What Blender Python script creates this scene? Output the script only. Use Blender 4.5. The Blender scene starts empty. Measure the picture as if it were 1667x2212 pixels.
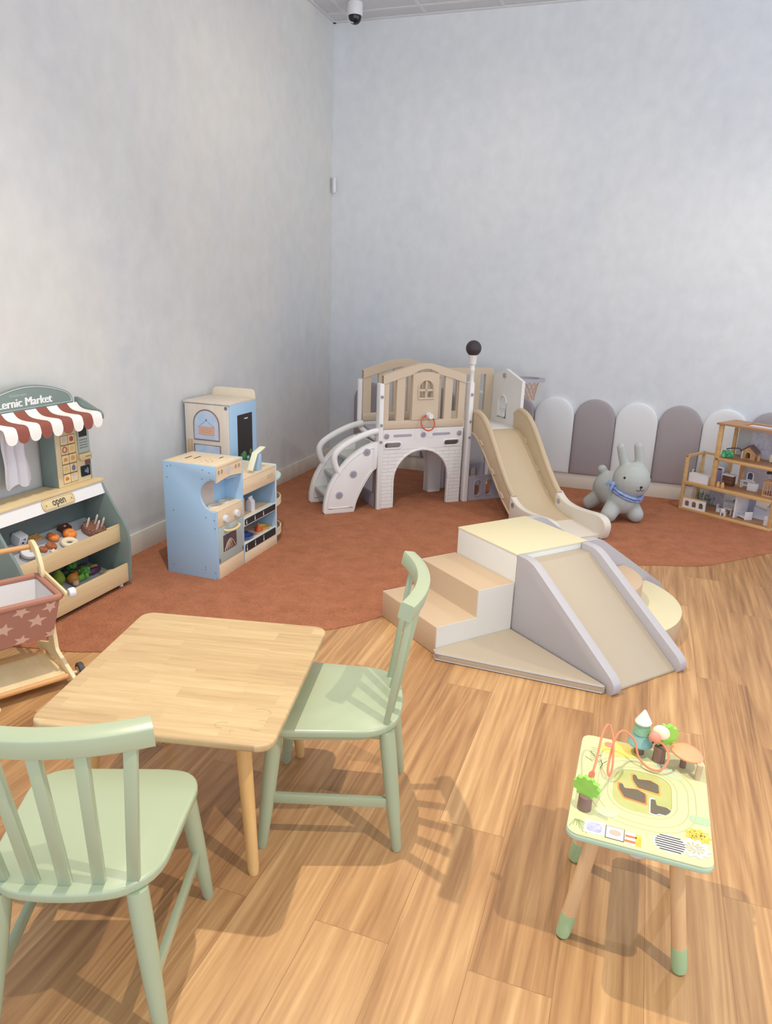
import bpy, bmesh, math, random
from mathutils import Matrix, Vector
random.seed(7)
PI = math.pi
C = bpy.context.scene.collection
SC = bpy.context.scene
XL, YB, ZC = -2.6775, 6.092, 3.5775          # left wall, back wall, ceiling
XR, YF = 3.6, -.9                            # open glazed sides: right and behind the camera
RUG = .004                                   # top of the carpet

# ------------------------------------------------------------------ materials
def lin(c):
    r = []
    for v in c[:3]:
        v = v / 255.
        r.append(v / 12.92 if v <= .04045 else ((v + .055) / 1.055) ** 2.4)
    return (*r, 1)

_M = {}
def mat(name, col, rough=.5, var=.0, scale=6., bump=0., bscale=60., stretch=(1, 1, 1), spec=.5, col2=None, coat=0, trans=0):
    if name in _M: return _M[name]
    m = bpy.data.materials.new(name); m.use_nodes = True
    nt = m.node_tree; b = nt.nodes['Principled BSDF']
    b.inputs['Roughness'].default_value = rough
    b.inputs['Specular IOR Level'].default_value = spec
    b.inputs['Coat Weight'].default_value = coat
    c = lin(col); b.inputs['Base Color'].default_value = c
    if trans:
        b.inputs['Transmission Weight'].default_value = trans
    if var or bump or col2:
        tc = nt.nodes.new('ShaderNodeTexCoord'); mp = nt.nodes.new('ShaderNodeMapping')
        mp.inputs['Scale'].default_value = stretch
        nt.links.new(tc.outputs['Object'], mp.inputs['Vector'])
    if var or col2:
        n = nt.nodes.new('ShaderNodeTexNoise'); n.inputs['Scale'].default_value = scale; n.inputs['Detail'].default_value = 5
        nt.links.new(mp.outputs['Vector'], n.inputs['Vector'])
        r = nt.nodes.new('ShaderNodeValToRGB')
        r.color_ramp.elements[0].position = .32; r.color_ramp.elements[1].position = .68
        if col2: a, d = lin(col), lin(col2)
        else:
            a = tuple(max(0, x * (1 - var)) for x in c[:3]) + (1,); d = tuple(min(1, x * (1 + var)) for x in c[:3]) + (1,)
        r.color_ramp.elements[0].color = a; r.color_ramp.elements[1].color = d
        nt.links.new(n.outputs['Fac'], r.inputs['Fac']); nt.links.new(r.outputs['Color'], b.inputs['Base Color'])
    if bump:
        n2 = nt.nodes.new('ShaderNodeTexNoise'); n2.inputs['Scale'].default_value = bscale; n2.inputs['Detail'].default_value = 4
        nt.links.new(mp.outputs['Vector'], n2.inputs['Vector'])
        bp = nt.nodes.new('ShaderNodeBump'); bp.inputs['Strength'].default_value = bump; bp.inputs['Distance'].default_value = .01
        nt.links.new(n2.outputs['Fac'], bp.inputs['Height']); nt.links.new(bp.outputs['Normal'], b.inputs['Normal'])
    _M[name] = m
    return m

def wood(name, c1, c2, axis=0, rough=.5, scale=9.):
    st = [7, 7, 7]; st[axis] = .6
    return mat(name, c1, rough, col2=c2, scale=scale * .5, stretch=tuple(st))

def nodes(name, rough=.5):
    m = bpy.data.materials.new(name); m.use_nodes = True
    nt = m.node_tree; b = nt.nodes['Principled BSDF']; b.inputs['Roughness'].default_value = rough
    def N(t, **kw):
        n = nt.nodes.new('ShaderNode' + t)
        for k, v in kw.items(): setattr(n, k, v)
        return n
    return m, nt, b, N, nt.links.new

def plaster(name, base, warm, cool):
    m, nt, b, N, L = nodes(name, .85)
    b.inputs['Specular IOR Level'].default_value = .2
    tc = N('TexCoord')
    mp = N('Mapping'); mp.inputs['Scale'].default_value = (1, 1, .8); L(tc.outputs['Object'], mp.inputs['Vector'])
    n1 = N('TexNoise'); n1.inputs['Scale'].default_value = .75; n1.inputs['Detail'].default_value = 6; n1.inputs['Roughness'].default_value = .55; n1.inputs['Distortion'].default_value = .6
    n2 = N('TexNoise'); n2.inputs['Scale'].default_value = 2.6; n2.inputs['Detail'].default_value = 9; n2.inputs['Roughness'].default_value = .65; n2.inputs['Distortion'].default_value = .9
    n3 = N('TexNoise'); n3.inputs['Scale'].default_value = 11; n3.inputs['Detail'].default_value = 8
    for n in (n1, n2, n3): L(mp.outputs['Vector'], n.inputs['Vector'])
    r = N('ValToRGB'); r.color_ramp.elements[0].position = .38; r.color_ramp.elements[1].position = .62
    r.color_ramp.elements[0].color = lin(warm); r.color_ramp.elements[1].color = lin(cool); L(n1.outputs['Fac'], r.inputs['Fac'])
    mx = N('Mix', data_type='RGBA'); mx.inputs[7].default_value = lin(base)
    r2 = N('ValToRGB'); r2.color_ramp.elements[0].position = .35; r2.color_ramp.elements[1].position = .7
    L(n2.outputs['Fac'], r2.inputs['Fac']); L(r2.outputs['Color'], mx.inputs[0]); L(r.outputs['Color'], mx.inputs[6])
    h = N('MapRange'); h.inputs[1].default_value = .3; h.inputs[2].default_value = .7; h.inputs[3].default_value = .955; h.inputs[4].default_value = 1.03
    L(n3.outputs['Fac'], h.inputs[0])
    mu = N('Mix', data_type='RGBA', blend_type='MULTIPLY'); mu.inputs[0].default_value = 1
    L(mx.outputs[2], mu.inputs[6]); L(h.outputs[0], mu.inputs[7]); L(mu.outputs[2], b.inputs['Base Color'])
    bp = N('Bump'); bp.inputs['Strength'].default_value = .08; L(n3.outputs['Fac'], bp.inputs['Height']); L(bp.outputs['Normal'], b.inputs['Normal'])
    return m

def planks(name, cols, width, length, along, rough, grain, gap, knots=True, seamcol=(120, 84, 52), coord='Object', loc=(0, 0, 0)):
    """boards along x (along=0) or y (along=1), random tone per board, stretched grain"""
    m, nt, b, N, L = nodes(name, rough)
    tc = N('TexCoord'); mp = N('Mapping'); mp.inputs['Location'].default_value = loc
    L(tc.outputs[coord], mp.inputs['Vector'])
    if along == 1: mp.inputs['Rotation'].default_value = (0, 0, PI / 2)
    br = N('TexBrick'); br.offset = .37; br.offset_frequency = 2; br.squash = 1
    br.inputs['Scale'].default_value = 1; br.inputs['Brick Width'].default_value = length; br.inputs['Row Height'].default_value = width
    br.inputs['Mortar Size'].default_value = gap; br.inputs['Mortar Smooth'].default_value = .3; br.inputs['Bias'].default_value = 0
    br.inputs['Color1'].default_value = (0, 0, 0, 1); br.inputs['Color2'].default_value = (1, 1, 1, 1); br.inputs['Mortar'].default_value = (.5, .5, .5, 1)
    L(mp.outputs['Vector'], br.inputs['Vector'])
    # shift the grain per board
    sep = N('SeparateXYZ'); L(mp.outputs['Vector'], sep.inputs[0])
    off = N('Math', operation='MULTIPLY'); off.inputs[1].default_value = 37.; L(br.outputs['Color'], off.inputs[0])
    cmb = N('CombineXYZ')
    sx = N('Math', operation='MULTIPLY'); sx.inputs[1].default_value = grain[0]; L(sep.outputs[0], sx.inputs[0])
    sy = N('Math', operation='MULTIPLY'); sy.inputs[1].default_value = grain[1]; L(sep.outputs[1], sy.inputs[0])
    L(sx.outputs[0], cmb.inputs[0]); L(sy.outputs[0], cmb.inputs[1]); L(off.outputs[0], cmb.inputs[2])
    g1 = N('TexNoise'); g1.inputs['Scale'].default_value = 1; g1.inputs['Detail'].default_value = 8; g1.inputs['Roughness'].default_value = .62; g1.inputs['Distortion'].default_value = .35
    L(cmb.outputs[0], g1.inputs['Vector'])
    g2 = N('TexNoise'); g2.inputs['Scale'].default_value = .28; g2.inputs['Detail'].default_value = 3; g2.inputs['Distortion'].default_value = 1.4
    L(cmb.outputs[0], g2.inputs['Vector'])
    fi = N('TexNoise'); fi.inputs['Scale'].default_value = 5; fi.inputs['Detail'].default_value = 3
    L(cmb.outputs[0], fi.inputs['Vector'])
    # tone = board*.35 + grain*.4 + broad*.4
    def mul(o, k):
        n = N('Math', operation='MULTIPLY'); n.inputs[1].default_value = k; L(o, n.inputs[0]); return n.outputs[0]
    def add(a, c):
        n = N('Math', operation='ADD'); L(a, n.inputs[0]); L(c, n.inputs[1]); return n.outputs[0]
    wv = N('TexNoise'); wv.inputs['Scale'].default_value = .16; wv.inputs['Detail'].default_value = 1.5; wv.inputs['Distortion'].default_value = .4
    L(cmb.outputs[0], wv.inputs['Vector'])
    ring = N('Math', operation='SINE'); L(mul(wv.outputs['Fac'], 95.), ring.inputs[0])
    t = add(add(mul(br.outputs['Color'], .17), mul(g1.outputs['Fac'], .52)), add(mul(g2.outputs['Fac'], .38), mul(fi.outputs['Fac'], .12)))
    if knots: t = add(t, mul(ring.outputs[0], .045))
    r = N('ValToRGB'); L(t, r.inputs['Fac'])
    r.color_ramp.elements[0].position = .32; r.color_ramp.elements[1].position = .86
    r.color_ramp.elements[0].color = lin(cols[0]); r.color_ramp.elements[1].color = lin(cols[-1])
    for i, c in enumerate(cols[1:-1]):
        e = r.color_ramp.elements.new(.32 + .54 * (i + 1) / (len(cols) - 1)); e.color = lin(c)
    mx = N('Mix', data_type='RGBA'); mx.inputs[7].default_value = lin(seamcol)
    L(mul(br.outputs['Fac'], .55), mx.inputs[0]); L(r.outputs['Color'], mx.inputs[6]); L(mx.outputs[2], b.inputs['Base Color'])
    bp = N('Bump'); bp.inputs['Strength'].default_value = .06; bp.inputs['Distance'].default_value = .004
    L(g1.outputs['Fac'], bp.inputs['Height']); L(bp.outputs['Normal'], b.inputs['Normal'])
    return m

M_floor = planks('oak_planks', [(120, 86, 56), (168, 124, 82), (196, 152, 104), (222, 181, 130)], .195, 1.25, 1, .42, (1.9, 42.), .001, loc=(0.06, .016, 0))
M_wallL = plaster('plaster_left', (214, 215, 214), (219, 216, 211), (203, 205, 210))
M_wallB = plaster('plaster_back', (223, 227, 231), (223, 225, 228), (215, 221, 228))
M_base = mat('skirting_paint', (226, 220, 208), .5)
M_ceil = mat('ceiling_tile', (206, 207, 210), .9, bump=.15, bscale=150)
M_grid = mat('ceiling_grid', (212, 214, 216), .5)

def carpet_mat():
    m, nt, b, N, L = nodes('rust_carpet', .95)
    b.inputs['Specular IOR Level'].default_value = .1
    tc = N('TexCoord')
    n1 = N('TexNoise'); n1.inputs['Scale'].default_value = 170; n1.inputs['Detail'].default_value = 3
    n2 = N('TexNoise'); n2.inputs['Scale'].default_value = 9; n2.inputs['Detail'].default_value = 9; n2.inputs['Roughness'].default_value = .7
    n3 = N('TexVoronoi'); n3.inputs['Scale'].default_value = 130
    for n in (n1, n2, n3): L(tc.outputs['Object'], n.inputs['Vector'])
    a = N('Math', operation='MULTIPLY'); a.inputs[1].default_value = .5; L(n1.outputs['Fac'], a.inputs[0])
    c = N('Math', operation='MULTIPLY_ADD'); c.inputs[1].default_value = .5; L(n2.outputs['Fac'], c.inputs[0]); L(a.outputs[0], c.inputs[2])
    r = N('ValToRGB'); r.color_ramp.elements[0].position = .3; r.color_ramp.elements[1].position = .7
    r.color_ramp.elements[0].color = lin((146, 92, 67)); r.color_ramp.elements[1].color = lin((198, 133, 101))
    L(c.outputs[0], r.inputs['Fac']); L(r.outputs['Color'], b.inputs['Base Color'])
    s = N('Math', operation='ADD'); L(n1.outputs['Fac'], s.inputs[0]); L(n3.outputs['Distance'], s.inputs[1])
    bp = N('Bump'); bp.inputs['Strength'].default_value = .7; bp.inputs['Distance'].default_value = .006
    L(s.outputs[0], bp.inputs['Height']); L(bp.outputs['Normal'], b.inputs['Normal'])
    return m
M_carpet = carpet_mat()

M_block = planks('butcher_block', [(168, 138, 100), (190, 159, 116), (204, 176, 131), (215, 190, 148)], .052, .27, 0, .45, (5, 70.), .0004, knots=False, seamcol=(176, 142, 100))
M_tleg = wood('table_leg_wood', (222, 176, 112), (236, 194, 132), 2)
M_tedge = mat('table_edge_wood', (232, 206, 176), .5, var=.05)
M_sage = mat('sage_paint', (171, 182, 152), .26, var=.02, scale=3, spec=.55)

# ------------------------------------------------------------------ geometry helper
class G:
    def __init__(s, T=None):
        s.bm = bmesh.new(); s.T = T or Matrix.Identity(4); s.mi = 0
    def _in(s, t, bev=0, seg=2, T=None):
        bmesh.ops.recalc_face_normals(t, faces=t.faces[:])
        if bev:
            ed = [e for e in t.edges if len(e.link_faces) == 2 and e.calc_face_angle(0) > .5]
            bmesh.ops.bevel(t, geom=ed, offset=bev, segments=seg, profile=.5, affect='EDGES', clamp_overlap=True)
        for f in t.faces: f.material_index = s.mi
        if T is not None: t.transform(T)
        t.transform(s.T)
        me = bpy.data.meshes.new('t'); t.to_mesh(me); t.free(); s.bm.from_mesh(me); bpy.data.meshes.remove(me)
        return s
    def box(s, x0, x1, y0, y1, z0, z1, bev=0, T=None, seg=2):
        t = bmesh.new()
        bmesh.ops.create_cube(t, size=1, matrix=Matrix.Translation(((x0 + x1) / 2, (y0 + y1) / 2, (z0 + z1) / 2)) @ Matrix.Diagonal((abs(x1 - x0), abs(y1 - y0), abs(z1 - z0), 1)))
        return s._in(t, bev, seg, T)
    def prism(s, pts, a0, a1, ax='z', holes=(), bev=0, T=None, seg=2, tri=False):
        """outline in the plane across ax (z: x,y / y: x,z / x: y,z) pushed from a0 to a1"""
        t = bmesh.new()
        def P(p, a):
            return (p[0], p[1], a) if ax == 'z' else (p[0], a, p[1]) if ax == 'y' else (a, p[0], p[1])
        if not holes and not tri:
            fs = [t.faces.new([t.verts.new(P(p, a0)) for p in pts])]
        else:
            es = []
            for lp in [pts, *holes]:
                v = [t.verts.new(P(p, a0)) for p in lp]
                es += [t.edges.new((v[i], v[(i + 1) % len(v)])) for i in range(len(v))]
            bmesh.ops.triangle_fill(t, use_beauty=True, edges=es)
            fs = t.faces[:]
        r = bmesh.ops.extrude_face_region(t, geom=fs)
        d = Vector(P((0, 0), a1 - a0))
        bmesh.ops.translate(t, verts=[v for v in r['geom'] if isinstance(v, bmesh.types.BMVert)], vec=d)
        return s._in(t, bev, seg, T)
    def lathe(s, prof, c=(0, 0, 0), seg=24, T=None, ax='z'):
        t = bmesh.new(); rings = []
        for r, z in prof:
            if r < 1e-6: rings.append([t.verts.new((0, 0, z))])
            else: rings.append([t.verts.new((r * math.cos(2 * PI * i / seg), r * math.sin(2 * PI * i / seg), z)) for i in range(seg)])
        for a, b in zip(rings, rings[1:]):
            for i in range(seg):
                j = (i + 1) % seg
                if len(a) == 1 and len(b) == 1: continue
                if len(a) == 1: t.faces.new((a[0], b[i], b[j]))
                elif len(b) == 1: t.faces.new((a[i], a[j], b[0]))
                else: t.faces.new((a[i], a[j], b[j], b[i]))
        for q in (rings[0], rings[-1]):
            if len(q) > 1: t.faces.new(q)
        R = Matrix.Identity(4)
        if ax == 'x': R = Matrix.Rotation(PI / 2, 4, 'Y')
        if ax == 'y': R = Matrix.Rotation(-PI / 2, 4, 'X')
        R = Matrix.Translation(c) @ R
        return s._in(t, 0, 2, R if T is None else T @ R)
    def ell(s, c, r, seg=20, T=None, R=None):
        if not hasattr(r, '__len__'): r = (r, r, r)
        t = bmesh.new(); bmesh.ops.create_uvsphere(t, u_segments=seg, v_segments=max(8, seg // 2 + 2), radius=1)
        X = Matrix.Translation(c) @ (R or Matrix.Identity(4)) @ Matrix.Diagonal((*r, 1))
        return s._in(t, 0, 2, X if T is None else T @ X)
    def tube(s, pts, r, seg=10, closed=False, T=None, flat=1.):
        pts = [Vector(p) for p in pts]; n = len(pts)
        rr = r if hasattr(r, '__len__') else [r] * n
        t = bmesh.new(); rings = []; up = None
        for i, p in enumerate(pts):
            a = pts[(i - 1) % n] if closed or i > 0 else p; b = pts[(i + 1) % n] if closed or i < n - 1 else p
            d = (b - a).normalized()
            if up is None:
                up = Vector((0, 0, 1)) if abs(d.z) < .9 else Vector((1, 0, 0))
            x = up.cross(d)
            if x.length < 1e-6: x = Vector((1, 0, 0)).cross(d)
            x.normalize(); y = d.cross(x).normalized(); up = y
            rings.append([t.verts.new(p + x * (rr[i] * math.cos(2 * PI * k / seg)) + y * (rr[i] * flat * math.sin(2 * PI * k / seg))) for k in range(seg)])
        m = n if closed else n - 1
        for i in range(m):
            a, b = rings[i], rings[(i + 1) % n]
            for k in range(seg):
                t.faces.new((a[k], a[(k + 1) % seg], b[(k + 1) % seg], b[k]))
        if not closed: t.faces.new(rings[0]); t.faces.new(rings[-1])
        return s._in(t, 0, 2, T)
    def beam(s, p0, p1, w, d, side=(1, 0, 0), bev=0):
        """rectangular bar from p0 to p1: w along side, d across"""
        p0, p1 = Vector(p0), Vector(p1); z = (p1 - p0); L = z.length; z.normalize()
        x = Vector(side); x = (x - z * x.dot(z)).normalized(); y = z.cross(x)
        X = Matrix(((x.x, y.x, z.x, p0.x), (x.y, y.y, z.y, p0.y), (x.z, y.z, z.z, p0.z), (0, 0, 0, 1)))
        return s.box(-w / 2, w / 2, -d / 2, d / 2, 0, L, bev, T=X)
    def sweep(s, path, sec, bev=0, T=None):
        """closed section (list of (a,b)) at each (point, avec, bvec) of path"""
        t = bmesh.new(); rings = [[t.verts.new(Vector(p) + Vector(a) * u + Vector(b) * v) for u, v in sec] for p, a, b in path]
        n = len(sec)
        for A, B in zip(rings, rings[1:]):
            for k in range(n): t.faces.new((A[k], A[(k + 1) % n], B[(k + 1) % n], B[k]))
        t.faces.new(rings[0]); t.faces.new(rings[-1])
        return s._in(t, bev, 2, T)
    def grid(s, rows, thick=.002, T=None):
        t = bmesh.new(); V = [[t.verts.new(p) for p in r] for r in rows]
        for a, b in zip(V, V[1:]):
            for k in range(len(a) - 1): t.faces.new((a[k], a[k + 1], b[k + 1], b[k]))
        bmesh.ops.recalc_face_normals(t, faces=t.faces[:])
        bmesh.ops.solidify(t, geom=t.faces[:], thickness=thick)
        return s._in(t, 0, 2, T)

def rnd(pts, rad, n=6):
    """rounded corners"""
    out = []; m = len(pts)
    if not hasattr(rad, '__len__'): rad = [rad] * m
    for i in range(m):
        p = Vector(pts[i]); a = Vector(pts[i - 1]); b = Vector(pts[(i + 1) % m]); r = rad[i]
        if r <= 0: out.append(tuple(p)); continue
        ra = min(r, (a - p).length * .499); rb = min(r, (b - p).length * .499)
        A = p + (a - p).normalized() * ra; B = p + (b - p).normalized() * rb
        for k in range(n + 1):
            t = k / n; w = 1 + (.414) * 2 * t * (1 - t) * 0
            q = A * (1 - t) ** 2 + p * (2 * t * (1 - t)) * .83 + B * t * t
            q = q / ((1 - t) ** 2 + 2 * t * (1 - t) * .83 + t * t)
            out.append(tuple(q))
    return out
def rect(x0, x1, y0, y1, r=0, n=5):
    p = [(x0, y0), (x1, y0), (x1, y1), (x0, y1)]
    return rnd(p, r, n) if r else p
def circ(cx, cy, r, n=20, ry=None):
    return [(cx + r * math.cos(2 * PI * i / n), cy + (ry or r) * math.sin(2 * PI * i / n)) for i in range(n)]
def arch(cx, w, z0, zs, n=14, ry=None):
    """arched window outline: straight to zs then half round"""
    r = w / 2; ry = ry or r
    return [(cx - r, z0), (cx + r, z0)] + [(cx + r * math.cos(PI * i / n), zs + ry * math.sin(PI * i / n)) for i in range(n + 1)]
def spline(P, k=6):
    P = [Vector(p) for p in P]; out = []
    for i in range(len(P) - 1):
        a = P[max(i - 1, 0)]; b = P[i]; c = P[i + 1]; d = P[min(i + 2, len(P) - 1)]
        for j in range(k):
            t = j / k
            out.append(tuple(.5 * ((2 * b) + (c - a) * t + (2 * a - 5 * b + 4 * c - d) * t * t + (3 * b - a - 3 * c + d) * t ** 3)))
    out.append(tuple(P[-1])); return out

def obj(name, g, m, parent=None, ang=35, label=None, loc=None, rotz=0):
    me = bpy.data.meshes.new(name)
    if isinstance(g, G): g.bm.to_mesh(me); g.bm.free()
    else: bpy.data.meshes.remove(me); me = g
    me.polygons.foreach_set('use_smooth', [True] * len(me.polygons)); me.set_sharp_from_angle(angle=math.radians(ang))
    if len(me.materials): me.materials.clear()
    for x in (m if isinstance(m, (list, tuple)) else [m]): me.materials.append(x)
    o = bpy.data.objects.new(name, me); C.objects.link(o)
    if parent: o.parent = parent
    if label: o['label'] = label
    if loc is not None: o.location = loc; o.rotation_euler = (0, 0, rotz)
    return o
def tag(o, label, cat, group=None):
    o['label'] = label; o['category'] = cat
    if group: o['group'] = group
    return o
def root(name, label, cat, loc=(0, 0, 0), rotz=0, group=None):
    o = bpy.data.objects.new(name, None); o.empty_display_size = .05; C.objects.link(o)
    o.location = loc; o.rotation_euler = (0, 0, rotz)
    return tag(o, label, cat, group)
def struct(name, g, m):
    o = obj(name, g, m); o['kind'] = 'structure'; return o
def copy_tree(o, loc, rotz, label, parent=None):
    c = o.copy(); C.objects.link(c)
    if parent is None: c.location = loc; c.rotation_euler = (0, 0, rotz); c['label'] = label
    else: c.parent = parent
    for ch in list(o.children): copy_tree(ch, None, 0, None, c)
    return c
def text(name, body, size, m, parent, frame, ext=.001, sx=1., bold=0., align='CENTER', label=None, fat=0.):
    cu = bpy.data.curves.new(name, 'FONT'); cu.body = body; cu.size = size; cu.extrude = ext; cu.offset = bold
    cu.align_x = align; cu.align_y = 'CENTER'; cu.resolution_u = 4
    t = bpy.data.objects.new('t', cu); C.objects.link(t); bpy.context.view_layer.update()
    me = bpy.data.meshes.new_from_object(t.evaluated_get(bpy.context.evaluated_depsgraph_get()))
    bpy.data.objects.remove(t); me.transform(frame @ Matrix.Diagonal((sx, 1, 1, 1)))
    if fat:
        bm = bmesh.new()
        for i, k in enumerate((-1, -.33, .33, 1)):
            c = me.copy(); c.transform(Matrix.Translation(frame.to_3x3() @ Vector((k * fat, 0, i * .00025)))); bm.from_mesh(c); bpy.data.meshes.remove(c)
        bm.to_mesh(me); bm.free()
    return obj(name, me, m, parent, label=label)
FX = Matrix(((0, 0, 1, 0), (1, 0, 0, 0), (0, 1, 0, 0), (0, 0, 0, 1)))      # text facing +x, reading along +y
FY = Matrix(((1, 0, 0, 0), (0, 0, -1, 0), (0, 1, 0, 0), (0, 0, 0, 1)))     # text facing -y, reading along +x
TR = lambda x, y, z: Matrix.Translation((x, y, z))

# ------------------------------------------------------------------ room
g = G(); g.box(XL - .1, XR, YF, YB + .1, -.08, 0); struct('floor', g, M_floor)
g = G(); g.box(XL - .1, XL, YF, YB + .1, 0, ZC + .1); struct('wall_left', g, M_wallL)
g = G(); g.box(XL, XR, YB, YB + .1, 0, ZC + .1); struct('wall_back', g, M_wallB)
g = G(); g.box(XL, XR, YF, YB, ZC, ZC + .1); struct('ceiling', g, M_ceil)
g = G()
for y in [5.92 - .6 * i for i in range(15)]: g.box(XL, XR, y - .012, y + .012, ZC - .006, ZC)
for x in [-2.51 + .6 * i for i in range(12)]: g.box(x - .012, x + .012, YF, YB, ZC - .005, ZC)
struct('trim_1', g, M_grid)
g = G(); g.box(XL, XR, YB - .025, YB, ZC - .012, ZC - .001); g.box(XL, XL + .025, YF, YB, ZC - .012, ZC - .001); struct('trim_2', g, M_grid)
g = G(); g.box(XL, XL + .014, YF, YB, 0, .127, .004); struct('baseboard_left', g, M_base)
g = G(); g.box(XL, XR, YB - .014, YB, 0, .127, .004); struct('baseboard_back', g, M_base)

edge = spline([(XL, 2.06), (-2.34, 2.14), (-2.1, 2.2), (-1.8, 2.36), (-1.5, 2.58), (-1.23, 2.81), (-1.08, 3.0), (-.85, 3.42), (-.5, 3.86), (-.1, 4.2), (.175, 4.37), (.44, 4.47), (.605, 4.61), (.93, 4.96), (1.3, 5.3), (1.9, 5.6), (2.6, YB - .014)])
g = G(); g.prism(edge + [(XL + .014, YB - .014), (XL + .014, 2.06)], 0.0003, RUG, tri=True)
tag(obj('carpet', g, M_carpet), 'rust-orange carpet with a wavy edge covering the corner under the playset', 'carpet')

# ------------------------------------------------------------------ padded arch panels on the back wall
M_taupe = mat('taupe_vinyl', (164, 155, 158), .33, var=.02, spec=.55)
M_whitev = mat('white_vinyl', (230, 232, 235), .3, spec=.55)
def puff_panel(w, h, d):
    t = bmesh.new(); r = w / 2
    base = [(-r, 0), (r, 0)] + [(r * math.cos(PI * i / 24), h - r + r * math.sin(PI * i / 24)) for i in range(25)]
    base = rnd(base[:2], 0) + base[2:]
    rings = []
    for ins, y in [(0, 0), (0, d * .55), (.002, d * .72), (.006, d * .86), (.014, d * .95), (.04, d)]:
        sx = 1 - ins / r; sz = 1 - 2 * ins / h
        rings.append([t.verts.new((x * sx, -y, h / 2 + (z - h / 2) * sz)) for x, z in base])
    for a, b in zip(rings, rings[1:]):
        for k in range(len(a)): t.faces.new((a[k], a[(k + 1) % len(a)], b[(k + 1) % len(a)], b[k]))
    t.faces.new(rings[-1]); t.faces.new(rings[0])
    g = G(); g._in(t); return g
PN = {  # centre x: colour and where it is
    -2.268: (1, 'taupe padded arch panel on the back wall, nearest the room corner, glimpsed through the tan railing'),
    -1.944: (0, 'white padded arch panel on the back wall, nearest the room corner behind the castle railing'),
    -1.62: (1, 'taupe padded arch panel on the back wall, behind the middle of the castle railing'),
    -1.296: (0, 'white padded arch panel on the back wall, behind the pole with the black ball'),
    -.972: (1, 'taupe padded arch panel under the basketball net, half hidden by the slide'),
    -.648: (0, 'white padded arch panel on the back wall just right of the slide'),
    -.324: (1, 'taupe padded arch panel rising behind the tail of the grey rabbit'),
    0.: (0, 'white padded arch panel straight behind the head of the grey rabbit'),
    .324: (1, 'taupe padded arch panel between the grey rabbit and the dollhouse'),
    .648: (0, 'white padded arch panel behind the left end of the dollhouse'),
    .972: (1, 'taupe padded arch panel showing above the dollhouse roof at the right edge'),
}
for x, (k, lb) in PN.items():
    o = obj('padded_wall_panel', puff_panel(.321, .628, .03), M_taupe if k else M_whitev, loc=(x, YB, .127))
    tag(o, lb, 'wall panel', 'taupe padded arch panels' if k else 'white padded arch panels')

# ------------------------------------------------------------------ security camera and sensor
M_wp = mat('white_plastic', (226, 226, 228), .4)
M_blk = mat('black_gloss', (20, 20, 24), .12)
t = root('security_camera', 'white dome security camera with a black lens hanging from the ceiling corner', 'camera', (-2.357, 5.752, ZC))
g = G(); g.lathe([(.0, 0), (.052, 0), (.056, -.004), (.056, -.085), (.053, -.09), (0, -.09)], seg=32); obj('housing', g, M_wp, t)
g = G(); g.lathe([(.049, -.09), (.048, -.1), (.043, -.118), (.033, -.133), (.018, -.142), (0, -.145)], seg=32); obj('lens_dome', g, M_blk, t, label='glossy black dome')
g = G(); g.tube([(-.05, -.02, -.093), (-.042, -.025, -.115), (-.026, -.03, -.133), (0, -.03, -.142)], .004, 6); obj('shroud', g, M_wp, t)
t = root('motion_sensor', 'small white motion sensor box fixed high in the wall corner', 'sensor', (XL + .026, YB - .026, 2.315), -PI / 4)
g = G(); g.box(-.03, .03, -.016, .012, 0, .12, .008); obj('body', g, M_wp, t)
g = G(); g.box(-.018, .018, -.0175, -.0155, .05, .105, .001); obj('window', g, mat('sensor_lens', (215, 220, 232), .3), t)

# ------------------------------------------------------------------ children's table
tr = math.radians(12.3); TC = (-1.098, 1.577)
t = root('childrens_table', "low children's table with a pale butcher-block top between the two sage chairs", 'table', (*TC, 0), tr)
g = G(); g.prism(rect(-.3125, .3125, -.333, .333, .045, 8), .44, .46, bev=.006, seg=3); obj('tabletop', g, M_block, t)
for sx, sy in ((1, -1), (1, 1), (-1, -1), (-1, 1)):
    g = G(); b = Vector((sx * .234, sy * .262 + .016, 0)); a = Vector((sx * .2, sy * .224 + .01, .44))
    g.tube([a, a.lerp(b, .5), a.lerp(b, .97), b], [.021, .0185, .015, .012], 16)
    obj('leg', g, M_tleg, t)
for cx, cy, r, a0, a1 in [(.17, -.262, .022, 1.2, 4.6), (.245, -.19, .026, -.5, 2.4), (.205, -.285, .012, 2, 4), (.255, -.262, .016, 3.4, 5.6), (.262, -.232, .01, 0, 3)]:
    g = G(); g.tube([(cx + r * math.cos(a0 + (a1 - a0) * i / 10), cy + r * .6 * math.sin(a0 + (a1 - a0) * i / 10), .4601) for i in range(11)], .0006, 4); obj('pen_mark', g, mat('pen_grey', (176, 148, 108), .7), t, label='faint curved scribble')

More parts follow.
